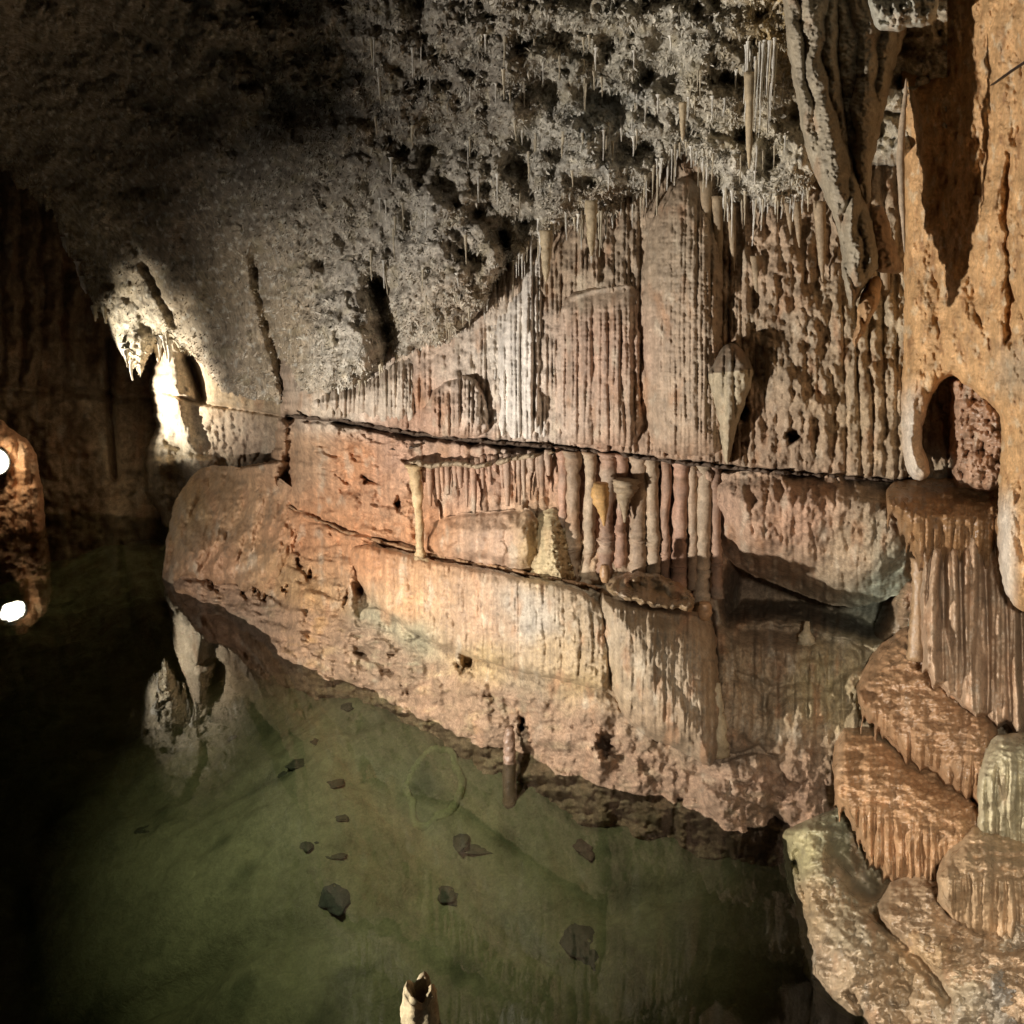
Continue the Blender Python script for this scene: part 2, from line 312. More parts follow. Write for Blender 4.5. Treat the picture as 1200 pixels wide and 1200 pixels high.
# ------------------------------------------------------------------ ceiling
cc = [(90, 320, 12.1), (150, 430, 11.8), (190, 415, 11.6), (240, 465, 11.0), (320, 470, 8.5), (365, 478, 7.35), (465, 425, 6.8), (560, 360, 6.15), (650, 275, 5.85), (800, 185, 5.45), (900, 245, 5.2), (950, 240, 5.15), (1100, 230, 4.9),
      (40, 240, 11.8), (0, 190, 11.6), (200, 200, 8.6), (250, 320, 9.2), (400, 200, 6.3), (400, 350, 7.0), (600, 100, 5.2), (600, 220, 5.7), (800, 80, 4.9), (950, 60, 4.8), (1150, 60, 4.6), (0, 0, 7.2), (400, 0, 5.2), (800, 0, 4.5), (1200, 0, 4.3),
      (-200, 100, 9.), (-300, 250, 11.5), (400, -300, 3.6), (1000, -300, 3.3), (-300, -300, 4.6), (1400, 0, 4.0), (1400, 250, 4.5), (-600, 0, 8), (-600, 250, 10), (1500, -300, 3.0)]
CB = tps(cc)
def ceil_relief(X, Y):
    R = .34 * fbm(X / 130, Y / 110, 4, 401) + .22 * fbm(X / 42, Y / 46, 4, 402)
    vc = sm(-.3, .3, fbm(X / 50, Y / 50, 3, 407)); R += .13 * nod(X / 44, Y / 44, 403) + .08 * nod(X / 19, Y / 20, 404) * vc + .035 * nod(X / 8, Y / 9, 405) * vc + .02 * fbm(X / 6, Y / 7, 3, 406)
    R += bump(X, Y, 395, 390, 62, 84, .5, -.35) + bump(X, Y, 530, 330, 55, 75, .22) + bump(X, Y, 270, 420, 32, 70, .2, -.5) + bump(X, Y, 700, 200, 70, 45, .2)
    R += bump(X, Y, 160, 400, 22, 40, .3) + bump(X, Y, 880, 180, 50, 55, .18)
    R -= groove(X, Y, [(300, 300), (304, 340), (318, 390), (334, 440), (340, 470)], 9, .55) + groove(X, Y, [(440, 330), (452, 370), (455, 415)], 11, .4)
    R -= groove(X, Y, [(590, 275), (597, 310), (580, 340)], 8, .4) + groove(X, Y, [(150, 270), (180, 330), (205, 380)], 7, .2) + groove(X, Y, [(215, 270), (240, 330), (262, 400)], 9, .2) + groove(X, Y, [(60, 210), (100, 280), (130, 330)], 10, .15)
    for q in ((640, 90, 16, 22), (760, 90, 18, 16), (690, 215, 14, 12), (850, 95, 14, 12), (905, 190, 12, 14), (870, 160, 12, 9), (500, 180, 16, 22), (620, 160, 14, 14), (835, 205, 12, 12), (730, 235, 24, 8), (560, 250, 12, 12), (480, 260, 10, 16)):
        R -= bump(X, Y, *q, .22)
    return R
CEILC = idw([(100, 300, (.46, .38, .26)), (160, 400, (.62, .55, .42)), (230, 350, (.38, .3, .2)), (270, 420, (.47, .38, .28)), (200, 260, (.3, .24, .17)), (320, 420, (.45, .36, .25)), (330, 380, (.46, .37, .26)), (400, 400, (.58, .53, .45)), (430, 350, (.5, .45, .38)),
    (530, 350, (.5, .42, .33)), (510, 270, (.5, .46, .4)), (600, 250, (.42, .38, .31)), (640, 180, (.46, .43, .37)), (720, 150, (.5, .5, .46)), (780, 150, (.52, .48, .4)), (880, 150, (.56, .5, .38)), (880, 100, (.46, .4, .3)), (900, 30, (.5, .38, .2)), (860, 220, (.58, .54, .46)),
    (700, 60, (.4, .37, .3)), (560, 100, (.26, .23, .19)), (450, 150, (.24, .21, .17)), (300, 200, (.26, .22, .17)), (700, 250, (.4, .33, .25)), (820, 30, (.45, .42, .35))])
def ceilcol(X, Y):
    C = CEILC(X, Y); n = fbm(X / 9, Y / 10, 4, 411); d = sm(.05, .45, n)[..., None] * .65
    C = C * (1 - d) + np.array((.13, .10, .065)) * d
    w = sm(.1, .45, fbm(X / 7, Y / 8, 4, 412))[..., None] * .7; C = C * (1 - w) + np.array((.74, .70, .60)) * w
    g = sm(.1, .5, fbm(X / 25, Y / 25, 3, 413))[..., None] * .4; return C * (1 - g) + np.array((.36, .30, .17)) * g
X, Y = mg(-70, 1110, -70, 500, 1.25)
lp = LIP(X) + (9 + 11 * sm(260, 200, X)) * fbm(X / 13, X * 0, 4, 430); t = lp - Y                          # pixels above the lip
RC = ceil_relief(X, Y)
D = CB(X, Y) - RC + .55 * np.exp(-np.clip(t, 0, None) / 7.)
CC = ceilcol(X, Y)
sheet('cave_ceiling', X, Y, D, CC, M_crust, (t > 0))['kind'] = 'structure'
Xc, Yc_, Dc = X, Y, D
X, Y = mg(-1100, 2000, -1500, 480, 14)
lp = LIP(X); D = np.clip(CB(np.clip(X, -600, 1500), np.clip(Y, -300, 480)), 1.5, 13)
D = D * np.where(Y < -300, np.clip(1 - (-300 - Y) / 1500., .25, 1), 1) + .35 + .25 * fbm(X / 150, Y / 150, 4, 440)
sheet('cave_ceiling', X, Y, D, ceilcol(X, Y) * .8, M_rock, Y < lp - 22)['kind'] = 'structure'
# vault over the walkway behind the camera
gx, gy = np.meshgrid(np.linspace(-12, 8, 120), np.linspace(-7, 1.2, 60))
V = np.stack([gx, gy, 6.3 - .018 * gx ** 2 - .06 * (gy - 1) ** 2 + .35 * fbm(gx, gy, 4, 441)], -1)
link('cave_ceiling', V, quads(60, 120), M_rock, np.array((.3, .26, .2)))['kind'] = 'structure'
# ------------------------------------------------------------------ left end of the wall and the dark far wall
lc = [(175, 330, 12.), (175, 450, 11.9), (240, 465, 11.3), (330, 480, 9.9), (330, 380, 10.), (180, 540, 11.8), (240, 540, 11.7), (180, 620, 11.7), (240, 620, 11.8), (330, 560, 10.6), (330, 640, 10.6), (420, 400, 8.9), (420, 560, 9.4), (180, 700, 11.8)]
LB = tps(lc)
X, Y = mg(150, 420, 330, 700, 1.25)
ed = curve([(330, 190), (400, 186), (440, 176), (455, 173), (475, 178), (500, 182), (520, 172), (545, 166), (575, 168), (600, 182), (640, 190), (700, 196)])(Y) + 5 * fbm(Y / 13, Y * 0, 3, 34)
lw = LEDGE(X)
R = .12 * fbm(X / 34, Y / 30, 4, 501) + .05 * fbm(X / 9, Y / 9, 4, 502) + .05 * sm(3, -3, Y - lw) - .12 * np.exp(-((Y - lw - 2.5) / 2.) ** 2)
R += sm(232, 250, X) * sm(-2, 10, Y - lw) * (.06 * nod(X / 8, Y / 20, 503) + .08 * fbm(X / 7, Y / 14, 4, 508)) + .09 * nod(X / 16, Y / 14, 505) * sm(500, 540, Y)
R -= groove(X, Y, [(222, 420), (230, 440), (237, 466)], 6, .7) + groove(X, Y, [(195, 520), (240, 535)], 4, .12) + groove(X, Y, [(200, 555), (235, 560)], 5, .12)
R += groove(X, Y, [(196, 400), (205, 450), (220, 520), (235, 545)], 11, .22) + groove(X, Y, [(188, 545), (240, 538)], 8, .12)
D = LB(X, Y) - R + 1.3 * np.exp(-np.clip(X - ed, 0, None) / 5.)
C = idw([(200, 470, (.66, .56, .42)), (215, 530, (.66, .58, .45)), (190, 560, (.4, .3, .18)), (280, 510, (.4, .3, .22)), (280, 460, (.45, .33, .2)), (200, 420, (.6, .5, .38)), (190, 610, (.35, .26, .16))])(X, Y)
sheet('cave_wall', X, Y, D, stainy(X, Y, C * streak(X, Y, 4), 4, .5), M_rock, X > ed)['kind'] = 'structure'
bc = [(-900, 450, 9), (-300, 450, 12.3), (0, 450, 13.2), (100, 450, 13.4), (200, 450, 13.0), (-900, 200, 10), (0, 250, 13.5), (200, 300, 13.2), (0, 600, 12.75), (100, 602, 12.7), (200, 610, 12.4), (-300, 600, 11.8), (-900, 620, 8.5), (0, 700, 12.6), (200, 700, 12.3), (300, 450, 12.2), (300, 600, 12.)]
X, Y = mg(-900, 310, 120, 720, 2.2)
R = .25 * fbm(X / 60, Y / 60, 4, 521) + .1 * fbm(X / 16, Y / 14, 4, 522) + .14 * pipes(X, Y, 26, 523) * sm(480, 430, Y) + .15 * nod(X / 40, Y / 28, 524) * sm(440, 500, Y)
R -= groove(X, Y, [(128, 400), (130, 480), (136, 560)], 5, .3) + .15 * np.exp(-((Y - 455 - .06 * X) / 5) ** 2)
D = tps(bc)(X, Y) - R
sheet('cave_wall', X, Y, D, stainy(X, Y, np.array((.30, .21, .13)) * streak(X, Y, 6), 6, .5), M_rock)['kind'] = 'structure'
# ------------------------------------------------------------------ lake bed and water
gx, gy = np.meshgrid(np.linspace(-13, 5, 520), np.linspace(-3, 14, 480))
shp = []
for x_ in (190, 250, 300, 345, 400, 450, 510, 560, 620, 700, 760, 830, 920): y_ = float(WATER(x_)); shp.append(at(x_, y_, planeY(x_, y_, 0)))
shp = np.array(shp)[::-1]; wx = np.interp(gy, np.concatenate([[2, 3.4, 4.0, 4.9], shp[:, 1], [12]]), np.concatenate([[2.6, 1.6, 1.2, 1.3], shp[:, 0], [-4.6]]))
sh = np.clip(wx - .14 - gx, 0, 9)
zb = -.30 - .55 * (1 - np.exp(-sh / 1.3)) - 1.3 * sm(2.0, 5.5, sh) - 1.0 * sm(5.2, 3.0, gy) + .12 * fbm(gx * .9, gy * .9, 4, 601) + .09 * fbm(gx * 3, gy * 3, 5, 602) + .35 * np.exp(-((gx + 1.2) / .9) ** 2 - ((gy - 6.2) / 1.0) ** 2)
zb = np.where(zb > -.06, -.06 + .02 * np.tanh((zb + .06) * 5), zb) + .35 * np.clip(gx - wx - .3, 0, 1)
bn = fbm(gx * 1.3, gy * 1.3, 4, 603)[..., None]; b2 = sm(.1, .5, fbm(gx * 2.6, gy * 2.6, 4, 604))[..., None]
cb = np.array((.16, .152, .088)) * (1 + .35 * bn); cb = cb * (1 - .75 * b2) + np.array((.06, .065, .035)) * .75 * b2
link('lake_bed', np.stack([gx, gy, zb], -1), quads(480, 520), M_bed, cb)['kind'] = 'structure'
def bedz(x, y):
    i = int(np.clip((x + 13) / 18 * 519, 0, 519)); j = int(np.clip((y + 3) / 17 * 479, 0, 479)); return float(zb[j, i])
def onbed(px, py):                       # where a photo pixel meets the bed
    for z in np.arange(0, -3.5, -.01):
        P = at(px, py, float(planeY(px, py, z)))
        if bedz(P[0], P[1]) >= z: break
    return P
m = bpy.data.materials.new('clear_lake_water'); m.use_nodes = True; N = m.node_tree; nd = N.nodes; L = N.links; nd.remove(nd['Principled BSDF'])
tr = nd.new('ShaderNodeBsdfTransparent'); tr.inputs[0].default_value = (.9, .95, .88, 1)
gl = nd.new('ShaderNodeBsdfGlossy'); gl.inputs['Roughness'].default_value = .0; gl.inputs[0].default_value = (1, 1, 1, 1)
fr = nd.new('ShaderNodeFresnel'); fr.inputs[0].default_value = 1.34; mx = nd.new('ShaderNodeMixShader')
tx = nd.new('ShaderNodeTexNoise'); tx.inputs['Scale'].default_value = 1.6; tx.inputs['Detail'].default_value = 3; gg = nd.new('ShaderNodeNewGeometry'); L.new(gg.outputs['Position'], tx.inputs['Vector'])
bp = nd.new('ShaderNodeBump'); bp.inputs['Strength'].default_value = .12; bp.inputs['Distance'].default_value = .02; L.new(tx.outputs['Fac'], bp.inputs['Height'])
L.new(bp.outputs[0], gl.inputs['Normal'])
L.new(fr.outputs[0], mx.inputs[0]); L.new(tr.outputs[0], mx.inputs[1]); L.new(gl.outputs[0], mx.inputs[2]); L.new(mx.outputs[0], nd['Material Output'].inputs[0])
va = nd.new('ShaderNodeVolumeAbsorption'); va.inputs['Color'].default_value = (.62, .67, .49, 1); va.inputs['Density'].default_value = .55; L.new(va.outputs[0], nd['Material Output'].inputs['Volume'])
wb = [(x, y, z) for z in (-7, 0) for x, y in ((-13, -3), (5, -3), (5, 14), (-13, 14))]
link('lake_water', wb, [(3, 2, 1, 0), (4, 5, 6, 7), (0, 1, 5, 4), (1, 2, 6, 5), (2, 3, 7, 6), (3, 0, 4, 7)], m, smooth=False)['kind'] = 'structure'
# ------------------------------------------------------------------ formations standing out of the main wall
def pipe_relief(w, amp, s, w2=None, a2=0., ns=.02):
    def f(X, Y, d):
        r = amp * .8 * pipes(X, Y, w, s, .4, 240) * (.5 + .7 * sm(-.3, .3, fbm(X / 40, Y / 160, 3, s + 8))) + ns * fbm(X / 9, Y / 12, 4, s + 1) + .004 * pn(X / 12, Y / 3.2, s + 7)
        if w2: r = r + a2 * pipes(X, Y, w2, s + 2, .4, 170)
        return r
    return f
def knob_relief(s, a1=.05, k1=14, a2=.03, k2=6, f=.06):
    return lambda X, Y, d: a1 * nod(X / k1, Y / k1, s) + a2 * nod(X / k2, Y / k2, s + 1) + f * fbm(X / 24, Y / 24, 4, s + 2)
def P(name, label, cat, poly, off, Rr, mat=M_flow, colf=wallcol, relief=None, group=None, base=None, **kw):
    o = inflate(name, poly, (base or onwall(off)) if not isinstance(off, str) else base, Rr, mat, colf, relief, **kw)
    return tag(o, label, cat, group)
P('flowstone_column', 'broad pinkish fluted flowstone column with an arched rim across its top', 'flowstone column',
  [(652, 372), (662, 345), (695, 334), (742, 328), (750, 345), (752, 440), (757, 527), (700, 527), (655, 519), (646, 440)], .02, .16, relief=lambda X, Y, d: pipe_relief(17, .05, 700, 8, .02)(X, Y, d) * sm(335, 380, Y) + groove(X, Y, [(655, 372), (664, 350), (695, 339), (740, 333)], 4, .045), Rpx=34, seed=1)
P('flowstone_column', 'tall smooth tan rounded flowstone column just right of the arched pinkish one', 'flowstone column',
  [(752, 330), (758, 270), (775, 225), (805, 200), (838, 235), (849, 300), (850, 400), (851, 500), (846, 537), (800, 537), (760, 531), (752, 430)], .02, .26, relief=pipe_relief(13, .022, 710, 6, .012), Rpx=46, seed=2)
P('flowstone_curtain', 'white streaked fluted curtain hanging under the crusted ceiling beside the pinkish column', 'flowstone curtain',
  [(566, 395), (585, 350), (618, 296), (640, 285), (650, 320), (645, 420), (652, 516), (610, 518), (570, 513), (574, 470)], .0, .16, soft=True, colf=mono((.74, .68, .61), .25, 3), relief=pipe_relief(13, .06, 720, 6, .03), Rpx=30, seed=3)
P('flowstone_curtain', 'short pale fluted curtain between the ceiling lip and the dark waterline ledge', 'flowstone curtain',
  [(368, 460), (440, 436), (482, 408), (492, 440), (490, 505), (430, 493), (362, 484)], .02, .16, soft=True, colf=mono((.56, .47, .38), .45, 5), relief=pipe_relief(11, .07, 730, 5, .03), Rpx=22, seed=4)
P('stalagmite_boss', 'domed stub of flowstone perched on the waterline ledge under white flutes', 'flowstone boss',
  [(492, 513), (492, 482), (508, 455), (535, 440), (552, 437), (566, 455), (574, 485), (575, 515)], .04, .2, relief=pipe_relief(12, .05, 740, 6, .03, .05), Rpx=40, seed=5)
P('flowstone_mound', 'yellowish scaly mound on the second ledge under the small hanging pipes', 'flowstone mound',
  [(612, 682), (618, 635), (630, 602), (648, 593), (664, 606), (672, 640), (674, 694)], -.02, .2, soft=True, colf=mono((.50, .40, .24), .3, 7), relief=lambda X, Y, d: .03 * nod(X / 5, Y / 4, 751) + .03 * fbm(X / 8, Y / 5, 3, 752), Rpx=26, seed=6)
P('flowstone_mound', 'low reddish hump of flowstone left of the yellowish scaly mound', 'flowstone mound',
  [(488, 655), (492, 618), (540, 600), (590, 600), (632, 592), (640, 678), (560, 668)], -.01, .2, soft=True, relief=knob_relief(760, .04, 22, .02, 8), Rpx=24, seed=7)
P('flowstone_band', 'orange and grey flowstone band with a yellow drip edge below the second ledge', 'flowstone band',
  [(408, 632), (500, 656), (600, 674), (706, 694), (715, 760), (716, 812), (690, 806), (655, 797), (605, 787), (560, 773), (500, 752), (455, 722), (432, 702), (414, 668)], .17, .12,
  relief=lambda X, Y, d: .03 * pipes(X, Y, 21, 770) + .012 * pipes(X, Y, 7, 771, .6) + .04 * fbm(X / 30, Y / 16, 4, 772) + .015 * fbm(X / 6, Y / 8, 3, 773), Rpx=20, seed=8)
P('flowstone_drum', 'wide tan fluted flowstone drum under a small rimmed basin', 'flowstone drum',
  [(702, 690), (712, 700), (760, 712), (818, 716), (838, 726), (842, 790), (846, 850), (838, 905), (800, 880), (750, 862), (722, 828), (706, 760)], .12, .34,
  relief=lambda X, Y, d: .014 * pipes(X, Y, 12, 780) + .010 * pipes(X, Y, 5, 781, .6) + .07 * fbm(X / 26, Y / 40, 4, 782) + .05 * np.exp(-((Y - 716 - .1 * (X - 760)) / 5) ** 2), Rpx=48, seed=9)
P('rimstone_basin', 'shallow brown basin with a knobbly rim on top of the fluted drum', 'basin',
  [(704, 690), (722, 674), (760, 668), (800, 684), (822, 710), (790, 716), (740, 706)], 0, .1, mat=M_wet, colf=mono((.30, .21, .12), .9, 9), base=lambda X, Y: WB(X, Y) - .10 - .34 * sm(668, 716, Y), relief=lambda X, Y, d: knob_relief(790, .05, 13, .03, 6, .07)(X, Y, d) - .09 * sm(2, 16, d), Rpx=10, rough=6, seed=10)
P('rock_bulge', 'knobbly pinkish bulge of wall overhanging the dark hollow by the cascade', 'rock bulge',
  [(838, 560), (900, 545), (980, 552), (1060, 560), (1100, 620), (1086, 675), (1050, 700), (1000, 714), (962, 706), (925, 690), (880, 674), (850, 655), (836, 610)], -.02, .42, mat=M_rock, soft=True,
  relief=lambda X, Y, d: (.03 * nod(X / 13, Y / 17, 800) + .018 * nod(X / 7, Y / 9, 801)) * sm(-.3, .3, fbm(X / 40, Y / 40, 3, 804)) + .06 * fbm(X / 20, Y / 26, 5, 802) + .02 * pipes(X, Y, 16, 803), Rpx=46, seed=11)
P('rock_hood', 'tan rounded buttress of rock standing in the lake at the far end of the wall', 'rock buttress',
  [(188, 694), (192, 655), (198, 612), (210, 574), (236, 546), (262, 545), (300, 552), (345, 566), (370, 620), (365, 680), (320, 735), (250, 712)], 0, .4, mat=M_flow, soft=True, base=lambda X, Y: WB(X, Y) + .06 + .5 * sm(640, 720, Y),
  relief=lambda X, Y, d: .05 * pipes(X + .45 * Y, Y, 42, 810, .6, 200) + .04 * nod(X / 22, Y / 30, 815) + .24 * fbm((X + .3 * Y) / 24, Y / 50, 5, 812) + .02 * fbm(X / 6, Y / 7, 3, 813), Rpx=45, seed=12)
# ledges left by the old water level
def strip(name, label, fn, x0, x1, th, out, col, s, cat='ledge', off=.02):
    X, Y = mg(x0, x1, 0, 1, 1.5); xs = X[0]; n = len(xs); A = np.linspace(0, 2 * math.pi, 9)[:-1]
    yc = fn(xs) + 2.0 * fbm(xs / 19, xs * 0, 3, s); tk = th * (1 + .6 * fbm(xs / 11, xs * 0, 3, s + 1)) * sm(x0, x0 + 12, xs) * sm(x1, x1 - 12, xs) + .1
    o_ = out * (1 + .9 * fbm(xs / 14, xs * 0, 4, s + 2)); base = WB(xs[None, :], yc[None, :])[0] - off
    V = np.stack([at(xs, yc + tk * np.sin(a), base - o_ * (math.cos(a) * .5 + .5) + .1) for a in A], 0)
    m_ = len(A); i = np.arange(m_ * n).reshape(m_, n); j = np.roll(i, -1, 0); Fc = np.stack([i[:, :-1], i[:, 1:], j[:, 1:], j[:, :-1]], -1).reshape(-1, 4)
    C = np.array(col) * (1 + .4 * fbm(np.tile(xs / 9, (m_, 1)), np.zeros((m_, n)), 3, s + 4))[..., None]
    return tag(link(name, V.reshape(-1, 3), Fc[:, ::-1], M_rock, C.reshape(-1, 3)), label, cat)
strip('calcite_ledge', 'long dark brown calcite ledge line running along the whole wall', lambda x: LEDGE(x) + 2, 336, 1062, 2.6, .17, (.10, .07, .05), 820)
strip('calcite_ledge', 'pale crumbly calcite shelf above the row of short hanging pipes', curve([(476, 540), (505, 546), (530, 543), (560, 547), (600, 538), (650, 530)]), 476, 652, 3.2, .22, (.36, .28, .19), 830)
strip('calcite_ledge', 'thin rusty second ledge sloping down from the left to the rimmed basin', lambda x: LEDGE2(x), 330, 706, 2.4, .18, (.30, .18, .10), 840)
strip('calcite_ledge', 'short dark crumb of ledge between the two long ledge lines', curve([(458, 527), (486, 525)]), 456, 488, 3, .16, (.12, .09, .07), 850)
# organ pipes below the ledge
for k, (x, y0, y1, r) in enumerate([(659, 524, 678, 7), (672, 527, 682, 10), (690, 528, 686, 7.5), (711, 529, 672, 10), (728, 531, 664, 7), (748, 533, 672, 10.5), (766, 535, 676, 8), (780, 537, 690, 6), (796, 538, 702, 10), (812, 540, 690, 6), (824, 541, 706, 9), (840, 543, 700, 7)]):
    rg = 1.12 if k % 3 == 0 else 1.02; lean = random.uniform(-3, 3)
    yb = float(WB(np.array([[x, x + 1.]]), np.array([[600., 600.]]))[0, 0])
    pth = [(x - 1 - lean, y0 + 1, yb + .02, r * 1.25), (x - lean, y0 + 12, yb - .01, r * .95), (x - lean, y0 + 34, yb - .02, r * random.uniform(.8, 1.05)), (x + random.uniform(-2, 2), (y0 + y1) / 2, yb - .03, r * random.uniform(.7, 1)), (x + random.uniform(-1, 1), (y0 + y1) / 2 + 16, yb - .04, r * random.uniform(.8, 1.1)), (x + random.uniform(-2, 2), y1 - 42, yb - .06, r * .95), (x, y1 - 39, yb - .06, r * rg), (x, y1 - 36, yb - .06, r * .92), (x + lean * .5, y1 - 12, yb - .08, r), (x + lean * .5, y1, yb - .06, r * 1.15)]
    o = tube('pipe_column', pth, M_flow, mono(((.44, .27, .19), (.40, .29, .20), (.47, .36, .25), (.36, .23, .16))[k % 4], .6, 60 + k), 18, 44, .3, k)
    tag(o, 'ringed tan flowstone pipe in the row below the ledge under the two columns', 'pipe column', 'organ pipes standing below the ledge')
for k in range(22):
    x = 498 + 6.9 * k + random.uniform(-2, 2); y0 = 546 - (x - 500) * .1 + random.uniform(-3, 3); ln = random.uniform(28, 64) if k % 3 else random.uniform(14, 30)
    yb = float(WB(np.array([[x, x + 1.]]), np.array([[570., 570.]]))[0, 0]); r = random.uniform(2.6, 4.6)
    o = tube('stalactite', [(x, y0 - 3, yb - .04, r), (x, y0 + ln * .3, yb - .07, r * 1.05), (x + .6, y0 + ln * .7, yb - .07, r * .8), (x + 1, y0 + ln, yb - .07, r * .5)], M_flow, wallcol, 10, 16, .25, 40 + k)
    tag(o, 'short lumpy stalactite in the fringe hanging from the pale crumbly shelf', 'stalactite', 'short stalactites under the small shelf')
o = tube('pillar', [(485, 545, 6.62, 10), (487, 558, 6.6, 7), (489, 580, 6.58, 6.5), (490, 600, 6.57, 4.6), (492, 620, 6.56, 5.4), (492, 640, 6.54, 4.2), (493, 652, 6.54, 7)], M_flow, mono((.50, .36, .2), .5, 66), 16, 40, .34, 71)
tag(o, 'slender yellow pillar joining the small shelf to the second ledge', 'pillar')
P('drip_fringe', 'pale yellow fan of drips spilling over the second ledge below the slender pillar', 'drip fringe',
  [(464, 662), (480, 652), (500, 652), (512, 668), (509, 690), (505, 700), (502, 685), (498, 706), (494, 688), (489, 700), (485, 684), (478, 692), (474, 674)], .2, .05, colf=mono((.56, .42, .25), .2, 11), relief=pipe_relief(6, .03, 860), Rpx=8, rough=1.5, sm_it=1, seed=13)
o = tube('bulb_stalactite', [(704, 566, 5.62, 9), (703, 578, 5.6, 11), (705, 592, 5.6, 9), (707, 604, 5.6, 4), (708, 616, 5.6, 1.5)], M_flow, (.55, .33, .13), 14, 22, .2, 72)
tag(o, 'orange teardrop bulb hanging in front of the ringed pipes', 'stalactite')
o = tube('bulb_stalactite', [(733, 562, 5.62, 16), (733, 572, 5.6, 14), (731, 584, 5.6, 8), (732, 598, 5.6, 4), (732, 612, 5.6, 1.5)], M_flow, (.34, .26, .17), 14, 22, .35, 73)
tag(o, 'grey crusted cap with a drip right of the orange bulb among the pipes', 'stalactite')
for (x, y, r, lb) in ((709, 672, 6.5, 'small orange knob at the foot of the pipes left of the basin'), (806, 706, 8, 'rust red knob at the right edge of the basin'), (826, 716, 9, 'grey knob hanging over the slot right of the fluted drum')):
    yb = float(WB(np.array([[x, x + 1.]]), np.array([[y, y + 1.]]))[0, 0]) - .35
    tag(tube('calcite_boss', [(x, y - 10, yb, r * .7), (x, y - 4, yb, r), (x, y + 4, yb, r), (x, y + 10, yb, r * .6)], M_wet, (.42, .25, .13), 14, 16, .15, int(x)), lb, 'drip knob')
# cone hanging on the ledge, hanging stalactites on the right part of the wall
P('shield_stalactite', 'grey tan cone shaped stalactite with a darker top in front of the ledge', 'stalactite',
  [(826, 436), (838, 420), (846, 404), (860, 400), (872, 412), (884, 430), (880, 452), (870, 480), (860, 515), (852, 552), (846, 520), (838, 480), (828, 450)], .16, .16,
  colf=lambda X, Y: stainy(X, Y, np.where((Y < 436 - .1 * (X - 850))[..., None], np.array((.17, .13, .09)), np.array((.42, .35, .24))) * streak(X, Y, 12), 12, .3), relief=pipe_relief(12, .035, 870), Rpx=30, rough=2, seed=14)  # top coloured darker than the body
for k, (x, y0, y1, r) in enumerate([(829, 212, 345, 7), (842, 230, 338, 6), (858, 238, 318, 5), (886, 300, 352, 5), (935, 236, 290, 5), (962, 236, 330, 7), (925, 238, 275, 4), (1005, 300, 380, 6), (1020, 300, 400, 7), (1038, 300, 430, 6)]):
    yb = float(WB(np.array([[x, x + 1.]]), np.array([[300., 300.]]))[0, 0])
    o = tube('stalactite', [(x - 2, y0, yb - .12, r), (x, y0 * .6 + y1 * .4, yb - .14, r * .85), (x + 1, y0 * .25 + y1 * .75, yb - .14, r * .55), (x + 2, y1, yb - .14, .8)], M_flow, (.38, .29, .19), 12, 24, .18, 90 + k)
    tag(o, 'tan tapering stalactite against the knobbly wall right of the smooth column', 'stalactite', 'stalactites on the right part of the wall')
for k, (x, y0, y1, r, lb) in enumerate([(840, 800, 875, 10, 'pale stalagmite stub leaning on the wall right of the fluted drum'), (945, 728, 760, 8, 'small bulbous stalagmite below the dark hollow')]):
    yb = float(WB(np.array([[x, x + 1.]]), np.array([[float(y1), y1 + 1.]]))[0, 0]) - .18
    tag(tube('stalagmite', [(x + 1, y0, yb + .05, r * .35), (x, y0 + 12, yb, r * .6), (x, (y0 + y1) / 2, yb, r), (x, y1 - 8, yb, r * 1.4), (x, y1 + 8, yb + .1, r * 1.6)], M_flow, (.42, .34, .22), 14, 24, .3, 120 + k), lb, 'stalagmite')
# ------------------------------------------------------------------ right hand bank of flowstone
sc_ = [(910, 975, 4.8), (915, 1030, 4.5), (940, 1120, 3.95), (960, 1160, 3.74), (1000, 1200, 3.5), (1050, 1260, 3.22), (985, 900, 5.0), (1000, 800, 5.45), (1060, 700, 5.25), (1060, 560, 5.3), (1150, 560, 5.1), (1250, 560, 4.7), (1100, 640, 5.15), (1190, 700, 4.8), (1080, 800, 5.35), (1150, 820, 5.2), (1250, 850, 4.9), (1080, 900, 5.0), (1150, 950, 4.75), (1050, 1000, 4.7),
       (980, 1000, 4.55), (1000, 1100, 3.88), (1100, 1060, 3.98), (1200, 1050, 3.7), (1100, 1150, 3.6), (1200, 1200, 3.2), (1400, 1200, 2.9), (1400, 900, 3.9), (1500, 600, 4.3), (1200, 1500, 2.45), (1000, 1400, 3.0), (1500, 1500, 2.3)]
SB = tps(sc_)
X, Y = mg(880, 1400, 545, 1420, 1.3)
ed = curve([(540, 1040), (650, 1062), (760, 1010), (850, 982), (880, 976), (915, 986), (940, 975), (958, 940), (972, 912), (982, 907), (1010, 914), (1060, 926), (1110, 938), (1135, 938), (1155, 948), (1180, 972), (1205, 1008), (1260, 1060), (1420, 1190)])(Y) + 5 * fbm(Y / 14, Y * 0, 3, 35)
R = .14 * fbm(X / 60, Y / 50, 4, 901) + .05 * fbm(X / 16, Y / 14, 4, 902) + .03 * nod(X / 13, Y / 11, 903) + .012 * fbm(X / 5, Y / 5, 3, 904)
R += bump(X, Y, 1080, 1100, 55, 28, .22, .5) + bump(X, Y, 970, 1020, 45, 40, .1) + bump(X, Y, 1000, 1130, 50, 40, .12) + bump(X, Y, 1140, 1160, 70, 40, .15, .5)
